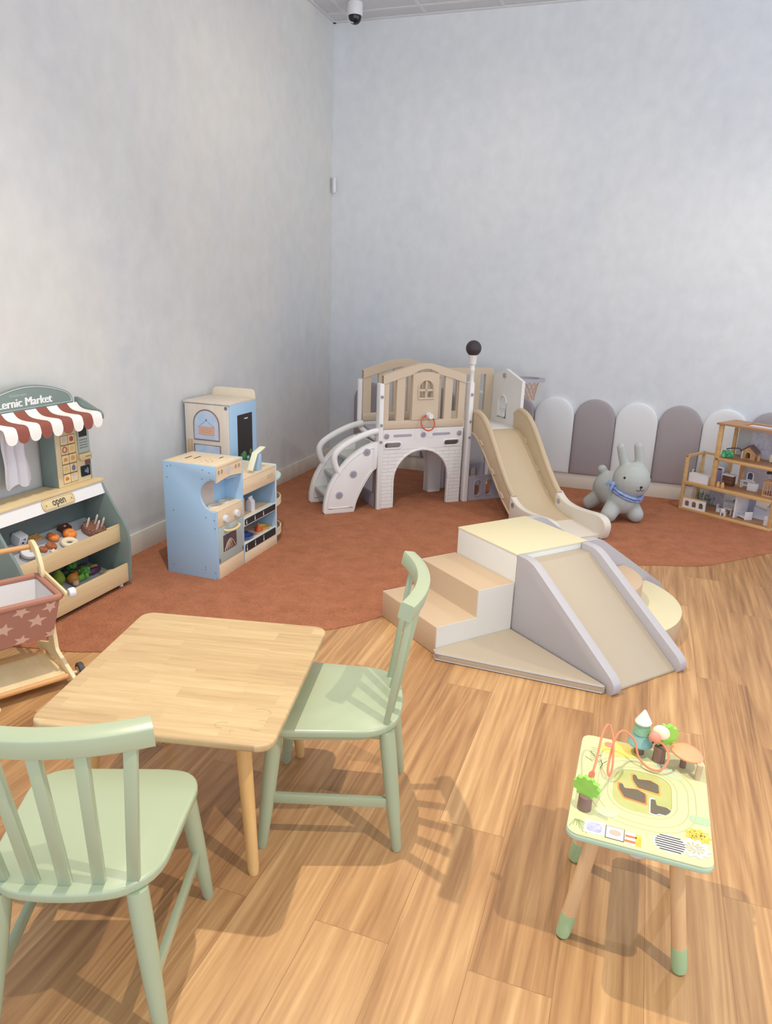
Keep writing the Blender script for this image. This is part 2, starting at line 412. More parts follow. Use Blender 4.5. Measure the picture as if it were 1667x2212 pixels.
# ------------------------------------------------------------------ chairs
def make_chair(label, loc, rotz):
    t = root('childrens_chair', label, 'chair', loc, rotz, 'sage wooden chairs at the table')
    seat = rnd([(.2, .2), (-.2, .2), (-.172, -.165), (0, -.198), (.172, -.165)], [.09, .09, .09, .12, .09], 8)
    g = G(); g.prism(seat, .356, .38, bev=.007, seg=3); obj('seat', g, M_sage, t)
    g = G(); ap = [(x * .86, y * .84 + .004) for x, y in seat]; inn = [(x * .78, y * .76 + .004) for x, y in seat]
    g.prism(ap, .335, .357, holes=[inn]); obj('apron', g, M_sage, t)
    F = lambda sx, z: Vector((sx * (.193 - .038 * z / .36), .19 - .035 * z / .36, z))
    R = lambda sx, z: Vector((sx * (.176 - .044 * z / .36), -.19 + .042 * z / .36, z))
    for sx in (1, -1):
        for fn in (F, R):
            g = G(); g.tube([fn(sx, .357), fn(sx, .3), fn(sx, .2), fn(sx, .1), fn(sx, .012), fn(sx, 0)], [.022, .0225, .021, .018, .0145, .011], 18); obj('leg', g, M_sage, t)
        g = G(); g.beam(R(sx, .145), F(sx, .155), .015, .03, (1, 0, 0), .003); obj('stretcher', g, M_sage, t)
    yr = lambda x: -.228 + .042 * (x / .197) ** 2
    for i in range(5):
        xb = (i - 2) * .0635; xt = (i - 2) * .08
        g = G(); g.beam((xb, -.158 + .012 * (abs(i - 2) / 2) ** 2, .375), (xt, yr(xt) + .001, .722), .0245, .0165, (1, 0, 0), .003); obj('back_slat', g, M_sage, t)
    g = G(); n = 14; path = []
    for i in range(n + 1):
        x = -.197 + .394 * i / n; d = Vector((1, .042 * 2 * x / .197 ** 2, 0)).normalized(); nr = Vector((-d.y, d.x, .2))
        path.append(((x, yr(x), .742), nr, (0, -.2, 1)))
    g.sweep(path, rnd([(-.0185, -.022), (.0185, -.022), (.0185, .022), (-.0185, .022)], .005, 2)); obj('top_rail', g, M_sage, t)
    return t
chair = make_chair("sage-green wooden child's chair in front, its slatted back to the viewer", (-.996, 1.028, 0), math.radians(21.5))
copy_tree(chair, (-.72, 1.722, 0), math.radians(107), "sage-green wooden child's chair on the right of the table, seen side-on")

# ------------------------------------------------------------------ soft-play foam set
FC = (-.433, 3.101); FR = math.atan2(-.634, .773)
def fl(x, y, z=0): c, s = math.cos(FR), math.sin(FR); return (FC[0] + x * c - y * s, FC[1] + x * s + y * c, z)
M_cream = mat('cream_vinyl', (224, 213, 176), .5, bump=.04, bscale=300)
M_fwhite = mat('white_foam_vinyl', (230, 228, 222), .5, bump=.05, bscale=200)
M_tan = mat('tan_vinyl', (204, 178, 148), .5, bump=.05, bscale=200)
M_lav = mat('lilac_grey_vinyl', (186, 182, 187), .5, bump=.05, bscale=220)
M_beige = mat('beige_vinyl', (184, 170, 150), .5, bump=.06, bscale=160)
t = root('foam_block', 'square foam climbing block with a cream top at the centre of the soft-play set', 'foam block', fl(0, 0), FR)
g = G(); g.box(-.448, -.002, .002, .448, 0, .394, .006); obj('body', g, M_fwhite, t)
g = G(); g.box(-.449, -.001, .001, .449, .394, .4005, .003); obj('top', g, M_cream, t, label='cream top')
g = G(); g.tube([(-.447, .003, .394), (-.003, .003, .394), (-.003, .447, .394), (-.447, .447, .394)], .0028, 6, closed=True); obj('piping', g, M_fwhite, t)
t = root('foam_steps', 'two tan foam steps with white sides leaning against the cream block', 'foam steps', fl(0, 0), FR)
st = [(0, 0), (0, .265), (-.212, .265), (-.212, .134), (-.43, .134), (-.43, 0)]
g = G(); g.prism(st, -.449, -.001, 'x', bev=.006); obj('body', g, M_tan, t)
st2 = [(-.004, .002), (-.004, .263), (-.208, .263), (-.208, .132), (-.426, .132), (-.426, .002)]
g = G(); g.prism(st2, -.0015, .0012, 'x'); obj('side_panel', g, M_fwhite, t, label='white side')
g = G(); g.prism(st2, -.4515, -.4485, 'x'); obj('side_panel', g, M_fwhite, t, label='white side')
t = root('foam_mat', 'thin triangular beige foam mat on the floor between steps and ramp', 'foam mat', fl(0, 0), FR)
g = G(); g.prism(rnd([(.003, -.003), (.003, -.44), (.04, -.455), (.585, -.02), (.585, -.003)], [0, .01, .03, .02, 0], 4), 0, .036, bev=.006, seg=3); obj('pad', g, M_beige, t)
g = G(); P = [(.006, -.44), (.04, -.453), (.584, -.02)]
g.tube([(x, y, .033) for x, y in P], .003, 6); g.tube([(x, y, .006) for x, y in P], .003, 6); obj('piping', g, M_lav, t)
def ramp(label, loc, rot, m_bed):
    t = root('foam_ramp', label, 'foam ramp', loc, rot)
    g = G(); g.prism([(.002, 0), (.6, 0), (.6, .012), (.06, .368), (.002, .368)], .045, .405, 'y', bev=.004); obj('slope', g, m_bed, t)
    for y0 in (0.002, .405):
        w = rnd([(.002, 0), (.615, 0), (.625, .03), (.612, .062), (.09, .397), (.002, .397)], [0, .01, .02, .03, .04, 0], 4)
        g = G(); g.prism(w, y0, y0 + .043, 'y', bev=.007, seg=3); obj('side_wall', g, M_lav, t)
    return t
ramp('foam ramp with lilac-grey side walls sloping towards the front right', fl(0, 0), FR, M_beige)
ramp('foam ramp sloping away behind the cream block, only its side wall showing', fl(0, .45), FR + PI / 2, M_beige)
def quarter(r, n=16, r0=0.):
    return [(r0, r0)] + [(r0 + r * math.cos(PI / 2 * i / n), r0 + r * math.sin(PI / 2 * i / n)) for i in range(n + 1)]
o = root('foam_round_step', 'low cream quarter-round foam step bulging out right of the ramp', 'foam step', fl(.0, .455), FR)
g = G(); g.prism(quarter(.46), 0, .105, bev=.005); obj('body', g, M_tan, o)
g = G(); g.prism([(x, y) for x, y in quarter(.461)], .105, .112, bev=.003); obj('top', g, M_cream, o, label='cream top')
o = root('foam_round_step', 'taller tan quarter-round foam step stacked behind the ramp wall', 'foam step', fl(.0, .455, .112), FR)
g = G(); g.prism(quarter(.27), 0, .12, bev=.008); obj('body', g, M_tan, o)

# ------------------------------------------------------------------ activity table
M_mint = mat('mint_paint', (182, 206, 182), .5)
M_mint2 = mat('mint_foot', (172, 200, 152), .5)
M_bwood = wood('beech', (222, 178, 130), (234, 196, 150), 2)
M_print = mat('printed_top', (216, 214, 162), .5, col2=(204, 211, 162), scale=7)
AT = (.1225, 1.623); t = root('activity_table', "small toddler's activity table with a printed jungle top and wooden toys on it", 'activity table', (*AT, 0), math.radians(-.6))
def A(x, y, z=0): return (x - AT[0], y - AT[1], z)
g = G(); g.prism(rect(-.156, .156, -.206, .206, .028, 6), .342, .3565, bev=.004, seg=3); obj('tabletop', g, M_mint, t)
g = G(); hole = rect(-.064, .072, -.075, .088, .05, 8); T0 = rect(-.1545, .1545, -.2045, .2045, .027, 6)
g.prism(T0, .3566, .3595, holes=[hole]); obj('printed_board', g, M_print, t, label='pale yellow-green printed surface')
g = G(); g.prism(hole, .3566, .3575); obj('inset_board', g, mat('inset_green', (184, 188, 118), .5, col2=(194, 194, 126), scale=20), t)
for sx, sy in ((-1, -1), (1, -1), (-1, 1), (1, 1)):
    b = Vector((sx * .136, sy * .136, 0)); a = Vector((sx * .084, sy * .105, .342)); c = b.lerp(a, .2)
    g = G(); g.tube([a, c], [.0165, .0175], 18); lg = obj('leg', g, M_bwood, t)
    g = G(); g.tube([c, b.lerp(a, .06), b.lerp(a, .015), b], [.0182, .0182, .016, .011], 18); obj('foot_cap', g, M_mint2, lg, label='mint-green foot')
g = G(); g.ell((.0, -.165, .335), (.03, .03, .02)); obj('turning_knob', g, mat('pale_knob', (218, 208, 208), .5), t)
Z = .3596
def flatp(name, pts, m, z=Z, h=.0006, label=None, holes=()):
    g = G(); g.prism(pts, z, z + h, holes=holes); return obj(name, g, m, t, label=label)
def lines(name, Ls, m, r=.0009):
    g = G()
    for L_ in Ls: g.tube([(x, y, Z) for x, y in L_], r, 4)
    return obj(name, g, m, t)
M_ink = mat('ink', (70, 66, 58), .7); M_trk = mat('track_line', (188, 190, 140), .7); M_sha = mat('printed_sage', (200, 212, 176), .6)
g = G()
for w, h, r in ((.105, .12, .095), (.122, .137, .11)):
    L_ = rect(.004 - w, .004 + w, .005 - h, .005 + h, r, 10); g.tube([(x, y, Z) for x, y in L_], .0008, 4, closed=True)
L_ = rect(-.076, .084, -.087, .1, .07, 10); g.tube([(x, y, Z) for x, y in L_], .0008, 4, closed=True)
obj('track_lines', g, M_trk, t, label='thin printed track rings')
flatp('printed_bush', rnd([(-.1, -.09), (-.05, -.085), (-.045, -.115), (-.09, -.125)], .02), M_sha)
flatp('printed_bush', rnd([(.02, .15), (.09, .13), (.1, .08), (.05, .1)], .02), M_sha)
# cards along the front edge
M_card = mat('card_white', (212, 212, 217), .5); M_lil = mat('card_lilac', (160, 160, 206), .6, col2=(204, 204, 224), scale=60)
flatp('picture_card', rect(-.118, -.072, -.19, -.146), M_card); flatp('printed_doodle', rnd([(-.112, -.182), (-.08, -.184), (-.078, -.155), (-.11, -.152)], .01), M_lil, Z + .0007)
flatp('picture_card', rect(-.071, -.03, -.192, -.15), mat('ink_rim', (90, 86, 84), .7)); flatp('printed_card_face', rect(-.0695, -.0315, -.1905, -.1515), M_card, Z + .0004)
flatp('printed_flower', circ(-.05, -.17, .013, 14, .009), mat('coral_print', (236, 176, 160), .6), Z + .0011)
flatp('printed_boot_card', rect(-.029, .006, -.195, -.155), mat('card_cream', (244, 232, 214), .5))
M_or = mat('orange_red', (220, 120, 76), .6); M_yel = mat('yellow_print', (240, 204, 96), .6, col2=(232, 180, 70), scale=90)
flatp('printed_stripe', rect(-.028, -.004, -.172, -.166), M_or, Z + .0007); flatp('printed_stripe', rect(-.029, -.006, -.189, -.182), M_or, Z + .0007)
flatp('printed_block', rect(-.006, .006, -.195, -.157), M_yel, Z + .0007)
# flowers bottom right
flatp('printed_zebra_flower', [(.066 + (.036 + .003 * math.cos(11 * a)) * math.cos(a), -.158 + (.03 + .003 * math.cos(11 * a)) * math.sin(a)) for a in [2 * PI * i / 66 for i in range(66)]], M_card)
g = G()
for k in range(-3, 4):
    y = -.158 + k * .0075; w = .033 * math.sqrt(max(.1, 1 - (k / 4.2) ** 2))
    g.box(.066 - w * .95, .066 + w * .95, y - .0014, y + .0014, Z + .0006, Z + .0011)
obj('printed_zebra_stripes', g, M_ink, t)
flatp('printed_white_flower', [(.117 + (.031 + .004 * math.cos(10 * a)) * math.cos(a), -.152 + (.028 + .004 * math.cos(10 * a)) * math.sin(a)) for a in [2 * PI * i / 80 for i in range(80)]], M_card, Z + .0003)
g = G()
for k in range(11):
    a = 2 * PI * k / 11; g.prism([(.117 + .004 * math.cos(a + 1.2), -.152 + .004 * math.sin(a + 1.2)), (.117 + .021 * math.cos(a - .13), -.152 + .018 * math.sin(a - .13)), (.117 + .021 * math.cos(a + .13), -.152 + .018 * math.sin(a + .13))], Z + .0008, Z + .0014)
obj('printed_petals', g, mat('khaki_print', (190, 184, 136), .6), t)
flatp('printed_yellow_flower', [(.126 + (.026 + .003 * math.cos(9 * a)) * math.cos(a), -.108 + (.022 + .003 * math.cos(9 * a)) * math.sin(a)) for a in [2 * PI * i / 54 for i in range(54)]], M_yel, Z + .0001)
g = G()
for k in range(18):
    a, r = random.random() * 6.28, .021 * math.sqrt(random.random()); g.prism(circ(.126 + r * math.cos(a), -.108 + r * .8 * math.sin(a), .0014, 6), Z + .0006, Z + .001)
obj('printed_dots', g, M_ink, t)
flatp('printed_bowl', rnd([(.105, -.04), (.156, -.035), (.154, -.065), (.115, -.065)], .012), mat('sage_print', (176, 200, 162), .6))
lines('printed_twigs', [[(-.13, .13), (-.115, .11), (-.1, .12)], [(-.14, .1), (-.12, .085)], [(-.1, .1), (-.095, .075)], [(-.085, .1), (-.095, .085), (-.1, .06)]], M_ink, .0008)
flatp('printed_sun_bird', rnd([(-.112, .15), (-.095, .2), (-.03, .195), (-.002, .165), (-.02, .138), (-.08, .128)], .03), mat('bird_yellow', (240, 214, 112), .6))
flatp('printed_cheek', circ(-.085, .176, .012, 12), mat('pink_print', (236, 140, 130), .6), Z + .0007)
g = G()
for k in range(9): g.tube([(-.139 + .004 * k * .3, -.155 + .0001, Z), (-.15 + .008 * k, -.185 + .01 * math.sin(k), Z)], .0008, 4)
obj('printed_fern', g, mat('olive_print', (150, 166, 110), .7), t); g = G()
for k in range(7): g.tube([(-.128, .148 - k * .009, Z), (-.112, .146 - k * .009, Z)], .0009, 4)
obj('printed_twig_rungs', g, mat('olive_print', (150, 166, 110), .7), t)
# three cut-out animals in the inset
def cut(pts, cx, cy, k, rim, ky=1.35):
    P = [(cx + x * k, cy + y * k * ky) for x, y in pts]; Q = [(cx + x * k * .88, cy + y * k * ky * .84) for x, y in pts]
    flatp('cutout_rim', P, mat(rim[0], rim[1], .6), .3576); flatp('animal_cutout', Q, mat('cutout_dark', (96, 104, 92), .6, col2=(120, 96, 74), scale=70), .3583)
beast = rnd([(-1, .55), (-.75, .6), (-.6, .2), (.3, .35), (.9, .1), (.95, -.75), (-.55, -.6), (-.95, .05)], .12, 3)
cut(beast, .012, .046, .037, ('rim_orange', (228, 168, 80))); cut(beast, -.018, -.003, .037, ('rim_red_orange', (222, 140, 80)))
cut(rnd([(-.9, 1), (-.5, 1), (-.4, .3), (.5, .3), (.9, -.1), (.9, -.8), (-.2, -.7), (-.4, -.95), (-.9, -.9)], .12, 3), .048, -.04, .03, ('rim_grey', (204, 210, 214)), 1.1)
# standing toys
M_trunk = mat('trunk_brown', (140, 110, 98), .5); M_leaf = mat('leaf_green', (156, 212, 92), .5, var=.06, scale=50)
tx, ty, _ = A(.114, 1.796)
g = G(); g.lathe([(.013, .357), (.0125, .385), (.011, .392)], (tx, ty, 0)); tk = obj('tree_trunk', g, M_trunk, t)
g = G(); g.lathe([(0, .386), (.031, .388), (.032, .392), (.021, .42), (.0195, .422)], (tx, ty, 0)); obj('tree_tier', g, mat('teal_tier', (140, 186, 180), .5), t, label='teal lower tier')
g = G(); g.lathe([(.0, .421), (.0235, .422), (.0165, .448), (.013, .45)], (tx, ty, 0)); obj('tree_tier', g, mat('green_tier', (140, 184, 150), .5), t, label='green middle tier')
g = G(); g.lathe([(0, .449), (.021, .45), (.0215, .454), (.003, .487), (0, .488)], (tx, ty, 0)); obj('tree_top', g, mat('tree_white', (232, 236, 222), .5), t, label='white cone tip')
def leaf(cx, cy, z0, z1, w, facing, name='leaf'):
    pts = []; n = 44
    for i in range(n):
        a = 2 * PI * i / n; r = 1 + (.14 if i % 4 < 2 else -.06); pts.append((w * r * math.cos(a), (z0 + z1) / 2 + (z1 - z0) / 2 * r * .92 * math.sin(a)))
    g = G(TR(cx, cy, 0) @ Matrix.Rotation(facing, 4, 'Z')); g.prism(pts, -.006, .006, 'y'); return obj(name, g, M_leaf, t, label='green toothed wooden leaf')
lx, ly, _ = A(-.001, 1.513); g = G(); g.lathe([(.0165, .357), (.0155, .395), (.013, .398)], (lx, ly, 0)); obj('leaf_post', g, M_trunk, t)
leaf(lx, ly, .393, .445, .029, -.3)
rx_, ry_, _ = A(.163, 1.778); g = G(); g.lathe([(.016, .357), (.015, .4), (.012, .402)], (rx_, ry_, 0)); obj('leaf_post', g, M_trunk, t)
leaf(rx_ + .008, ry_ + .012, .402, .462, .031, .45)
g = G(TR(rx_ - .004, ry_ - .008, .448) @ Matrix.Rotation(.5, 4, 'Y')); g.ell((0, 0, 0), (.022, .011, .019)); obj('bead_head', g, mat('cream_bead', (244, 234, 206), .5), t)
g = G(); g.ell((rx_ - .018, ry_ - .018, .435), (.0155, .012, .017)); obj('bead_face', g, mat('pink_bead', (232, 150, 126), .5), t)
g = G(); g.ell((rx_ - .022, ry_ - .03, .427), .0025, 8); obj('bead_eye', g, M_blk, t)
mx_, my_, _ = A(.222, 1.775); g = G(); g.lathe([(.008, .357), (.0075, .402)], (mx_, my_, 0)); obj('mushroom_stem', g, M_trunk, t)
g = G(TR(mx_ + .004, my_ - .004, .404) @ Matrix.Rotation(.16, 4, 'Y') @ Matrix.Rotation(-.05, 4, 'X')); g.lathe([(0, -.003), (.039, -.003), (.041, .002), (.034, .009), (.02, .013), (0, .014)], seg=32); obj('mushroom_cap', g, mat('coral_cap', (240, 166, 122), .5), t, label='coral mushroom cap')
px_, py_, _ = A(.255, 1.735); g = G(); g.tube([(px_, py_, .357), (px_ + .002, py_, .402)], .0075, 14); obj('peg', g, mat('peg_tan', (206, 180, 148), .5), t)
W = [A(.0005, 1.52, .398), A(.004, 1.56, .40), A(.012, 1.62, .43), A(.018, 1.69, .46), A(.03, 1.72, .468), A(.045, 1.70, .44), A(.051, 1.655, .395), A(.046, 1.64, .374), A(.041, 1.655, .39), A(.047, 1.71, .425), A(.058, 1.745, .438), A(.075, 1.755, .437), A(.098, 1.75, .42), A(.112, 1.735, .385), A(.14, 1.72, .369), A(.168, 1.72, .372), A(.184, 1.745, .395), A(.17, 1.765, .415), A(.15, 1.765, .425)]
g = G(); g.tube(spline(W, 6), .0029, 8); bw = obj('bead_wire', g, mat('coral_wire', (232, 138, 104), .45), t, label='looping coral bead wire')
g = G(); c0, c1 = Vector(A(.0005, 1.524, .4)), Vector(A(.006, 1.58, .412)); g.tube([c0.lerp(c1, i / 120) + Vector((.0065 * math.cos(i * .75), .002 * math.sin(i * .75), .0065 * math.sin(i * .75))) for i in range(121)], .0014, 5); obj('bead_coil', g, mat('coral_wire', (232, 138, 104), .45), bw)

# ------------------------------------------------------------------ castle slide playset
CO = (-1.694, 4.781); CR = math.atan2(.687, .727)
def brick_white():
    m, nt, b, N, L = nodes('white_brick_plastic', .45)
    b.inputs['Base Color'].default_value = lin((238, 236, 234))
    tc = N('TexCoord'); sp = N('SeparateXYZ'); L(tc.outputs['Object'], sp.inputs[0])
    cm = N('CombineXYZ'); L(sp.outputs[0], cm.inputs[0]); L(sp.outputs[2], cm.inputs[1])
    br = N('TexBrick'); br.inputs['Scale'].default_value = 1; br.inputs['Brick Width'].default_value = .11; br.inputs['Row Height'].default_value = .027
    br.inputs['Mortar Size'].default_value = .0022; br.inputs['Mortar Smooth'].default_value = .5
    L(cm.outputs[0], br.inputs['Vector'])
    lt = N('Math', operation='LESS_THAN'); lt.inputs[1].default_value = .435; L(sp.outputs[2], lt.inputs[0])
    mu = N('Math', operation='MULTIPLY'); L(br.outputs['Fac'], mu.inputs[0]); L(lt.outputs[0], mu.inputs[1])
    bp = N('Bump'); bp.invert = True; bp.inputs['Strength'].default_value = .8; bp.inputs['Distance'].default_value = .004
    L(mu.outputs[0], bp.inputs['Height']); L(bp.outputs['Normal'], b.inputs['Normal'])
    return m
M_W = mat('white_play_plastic', (238, 236, 234), .45); M_WB = brick_white()
M_T = mat('tan_play_plastic', (212, 193, 168), .5, bump=.03, bscale=90); M_Gy = mat('lilac_grey_plastic', (176, 172, 184), .5)
M_sl = mat('slide_tan_plastic', (206, 186, 156), .4); M_cr = mat('slide_cream_plastic', (228, 220, 208), .45); M_gg = mat('step_grey_plastic', (196, 200, 196), .6)
t = root('castle_slide_playset', 'white and tan plastic castle playset with slide and steps in the room corner', 'playset', (*CO, RUG), CR)
def bolt(p, ax, r=.016, parent=None):
    g = G(); g.lathe([(0, 0), (r, 0), (r, .006), (r * .7, .009), (r * .55, .006), (0, .006)], seg=14)
    for i in range(3): g.box(-r * .6, r * .6, -.0018, .0018, .006, .0105, T=Matrix.Rotation(i * PI / 3, 4, 'Z'))
    R = Matrix.Rotation(PI / 2, 4, 'X') if ax == 'y' else Matrix.Rotation(PI / 2, 4, 'Y')
    g.bm.transform(TR(*p) @ R); return obj('bolt', g, M_Gy, parent or t)
# arch walls
def arch_wall(y0, y1, slots):
    n = 18; a = [(.325 + .23 * math.cos(PI * i / n), .2 + .228 * math.sin(PI * i / n)) for i in range(n + 1)]
    out = [(0, 0), (.095, 0), (.095, .2)] + a[::-1][1:-1] + [(.555, .2), (.555, 0), (.66, 0), (.66, .583), (0, .583)]
    hs = [rect(.018, .154, .445, .49, .022, 4)[::-1], rect(.5, .635, .445, .49, .022, 4)[::-1]] if slots else []
    g = G(); g.prism(out, y0, y1, 'y', holes=hs)
    if slots:
        pth = [(.095, y0, 0.005), (.095, y0, .1), (.095, y0, .2)] + [(x, y0, z) for x, z in a[::-1][1:-1]] + [(.555, y0, .2), (.555, y0, .1), (.555, y0, .005)]
        g.tube(pth, .009, 8)
        for h in hs: g.tube([(x, y0, z) for x, z in h], .006, 6, closed=True)
    return g
aw = obj('arch_wall', arch_wall(0, .035, True), M_WB, t)
for x0, x1 in ((.09, .235), (.405, .55)):
    g = G(); g.prism(rect(x0, x1, .528, .546, .008, 3), -.004, .002, 'y', bev=.0015); obj('grip_bar', g, M_Gy, aw)
for x in (.035, .328, .628): bolt((x, 0, .536), 'y', .02, aw)
aw2 = obj('arch_wall', arch_wall(.37, .4, False), M_W, t)
g = G()
for k in range(5): g.tube([(.568 + .02 * k, .368, .01), (.568 + .02 * k, .368, .52)], .005, 6)
obj('ribs', g, M_W, aw2)
g = G(); g.box(0, .7, .036, .369, .535, .56, .004); obj('deck', g, M_Gy, t)
g = G(); g.box(.55, .66, .3, .369, 0, .53, .01); obj('leg_pier', g, M_W, t)
# railings
def roofz(x, off=0):
    u = abs(x - .33) / .33; return .962 + .092 * (1 - max(u, .12)) + .004 * math.sin(PI * (1 - u)) - off
def railing(y0, y1, front):
    xs = [.66 * i / 24 for i in range(25)]
    out = [(0, .585), (.66, .585)] + [(x, roofz(x)) for x in xs[::-1]]
    hs = []
    for a, b in [(.047, .107), (.17, .226), (.437, .492), (.553, .608)] if front else [(.065, .125), (.19, .25), (.31, .37), (.43, .49), (.55, .61)]:
        hs.append([(a, .64), (b, .64)] + [(b - (b - a) * i / 3, roofz(b - (b - a) * i / 3, .062)) for i in range(4)])
    if front:
        for sx in (-1, 1):
            hs.append([(.333 + sx * .007, .805), (.333 + sx * .05, .805), (.333 + sx * .05, .85), (.333 + sx * .007, .85)])
            hs.append([(.333 + sx * .007, .866), (.333 + sx * .05, .866)] + [(.333 + sx * .05 * math.cos(q), .874 + .05 * math.sin(q)) for q in (.3, .6, .9, 1.15)] + [(.333 + sx * .007, .926)])
    g = G(); g.prism(out, y0, y1, 'y', holes=hs)
    e = .012
    g.sweep([((x, (y0 + y1) / 2, roofz(x) - .028), (0, 1, 0), (0, 0, 1)) for x in xs], [(-.02, -.03), (.02, -.03), (.02, .03), (-.02, .03)])
    g.box(0, .66, y0 - .006, y1 + .006, .585, .642, .004)
    return g
rl = obj('railing', railing(.004, .03, True), M_T, t)
g = G(); g.prism([(.228, .645), (.437, .645), (.437, .975)] + [(.437 - .209 * i / 8, .975 + .035 * math.sin(PI * i / 8)) for i in range(1, 8)] + [(.228, .975)], -.003, .006, 'y',
                 holes=[arch(.333, .112, .8, .873)[::-1]]); obj('door_panel', g, M_T, rl)
g = G(); g.tube([(x, -.004, z) for x, z in arch(.333, .12, .797, .872)], .008, 8, closed=True)
g.box(.327, .339, -.006, .01, .8, .925); g.box(.28, .386, -.006, .01, .851, .864); obj('window_frame', g, M_T, rl)
g = G(); g.lathe([(.022, 0), (.024, .012), (.02, .02), (.02, .05), (0, .05)], seg=20); g.bm.transform(TR(.36, -.003, .675) @ Matrix.Rotation(PI / 2, 4, 'X')); obj('nozzle', g, M_W, rl, label='white round knob')
g = G(); g.tube([(.344 + .054 * math.cos(2 * PI * i / 28), -.035 - .018 * math.cos(2 * PI * i / 28 + PI / 2), .625 + .052 * math.sin(2 * PI * i / 28)) for i in range(28)], .005, 8, closed=True); obj('toss_ring', g, mat('ring_orange', (206, 92, 52), .4), rl, label='orange toss ring')
obj('railing', railing(.376, .4, False), M_T, t)
# posts
def post(x0, x1, y0, y1, h):
    g = G(); g.prism(rnd([(x0, 0), (x1, 0), (x1, h), (x0, h)], [.004, .004, .014, .014], 4), y0, y1, 'y', bev=.005); return g
pl = obj('post', post(-.034, 0, -.02, .04, .912), M_W, t); pr = obj('post', post(.688, .724, -.02, .04, .912), M_W, t)
for z in (.82, .62, .5): bolt((-.017, -.02, z), 'y', .011, pl); bolt((.706, -.02, z), 'y', .011, pr)
g = G(); g.tube(spline([(-.02, .385, .9), (-.02, .385, .75), (-.02, .385, .6), (-.02, .372, .56), (-.02, .33, .535), (-.02, .2, .52), (-.02, .05, .505)], 4), .019, 10); obj('side_rail', g, M_W, t)
g = G(); g.prism([(-.0, 0), (.38, 0), (.38, .5), (.34, .5), (.34, .1), (.05, .09), (.04, .5), (0, .5)], -.034, -.008, 'x', bev=.004); obj('side_panel', g, M_Gy, t)
g = G(); g.lathe([(.017, .905), (.017, .985), (.02, .99), (.02, 1.005), (.017, 1.01), (.017, 1.03), (.026, 1.04), (.028, 1.09), (.033, 1.098), (.033, 1.103), (0, 1.103)], (.712, .012, 0)); obj('pole', g, M_W, t)
g = G(); g.ell((.712, .012, 1.152), .057, 28); obj('ball', g, mat('ball_black', (62, 52, 58), .45), t, label='dark ball on the pole top')
# steps on the left
def stair_side(y0, y1, bolts, far):
    lt = spline([(-.438, .012), (-.432, .09), (-.4, .2), (-.335, .305), (-.26, .39), (-.17, .455), (-.1, .487), (-.045, .5)], 4)
    rt = spline([(-.04, .31), (-.08, .275), (-.14, .18), (-.185, .085), (-.205, .012), (-.215, 0)], 4)
    out = [(-.43, 0)] + lt + [(-.03, .5)] + rt
    g = G(); g.prism(out, y0, y1, 'y', bev=.006)
    o = obj('stair_side', g, M_W, t)
    ins = [(-.245 + (x + .245) * .84, .24 + (z - .24) * .84) for x, z in out]
    yy = y0 - .001
    g = G(); g.tube([(x, yy, z) for x, z in ins], .004, 6, closed=True)
    g.tube([(-.4, yy, .04), (-.25, yy, .04)], .004, 6); obj('moulding', g, M_W, o)
    for x, z in bolts: bolt((x, y0, z), 'y', .026, o)
    ym = (y0 + y1) / 2
    g = G(); g.tube(spline([(-.318, ym, .285), (-.348, ym, .34), (-.358, ym, .405), (-.33, ym, .452), (-.26, ym, .498), (-.17, ym, .54), (-.09, ym, .567), (-.02, ym, .58)], 5), .0225, 12); obj('handrail', g, M_W, t)
stair_side(-.015, .02, [(-.323, .134), (-.219, .28), (-.12, .433)], False); stair_side(.305, .34, [], True)
for x0, x1, z in ((-.4, -.26, .125), (-.33, -.16, .255), (-.25, -.06, .39)):
    g = G(); g.box(x0, x1, .02, .305, z - .028, z, .005); g.box(x1 - .02, x1, .02, .305, z - .03, z + .11); obj('tread', g, M_gg, t)
# slide on the right  (s = -y)
bed = spline([(-.02, .55), (.05, .545), (.12, .51), (.22, .425), (.34, .305), (.46, .19), (.57, .108), (.68, .068), (.8, .052)], 4)
bed2 = spline([(.8, .052), (.9, .045), (1.0, .04), (1.09, .03)], 4)
def strip(path, x0, x1, th):
    g = G(); g.sweep([((x0, -s_, z), (1, 0, 0), (0, 0, 1)) for s_, z in path], [(0, -th), (x1 - x0, -th), (x1 - x0, 0), (0, 0)]); return g
obj('slide_bed', strip(bed, .765, 1.12, .015), M_sl, t); obj('slide_end_bed', strip(bed2, .755, 1.14, .02), M_cr, t, label='cream run-out')
top = spline([(-.03, .655), (.02, .69), (.07, .692), (.15, .66), (.24, .58), (.33, .475), (.43, .355), (.53, .25), (.6, .19)], 4)
low = spline([(-.03, .53), (.05, .52), (.12, .48), (.22, .395), (.34, .275), (.46, .155), (.56, .078), (.6, .05)], 4)
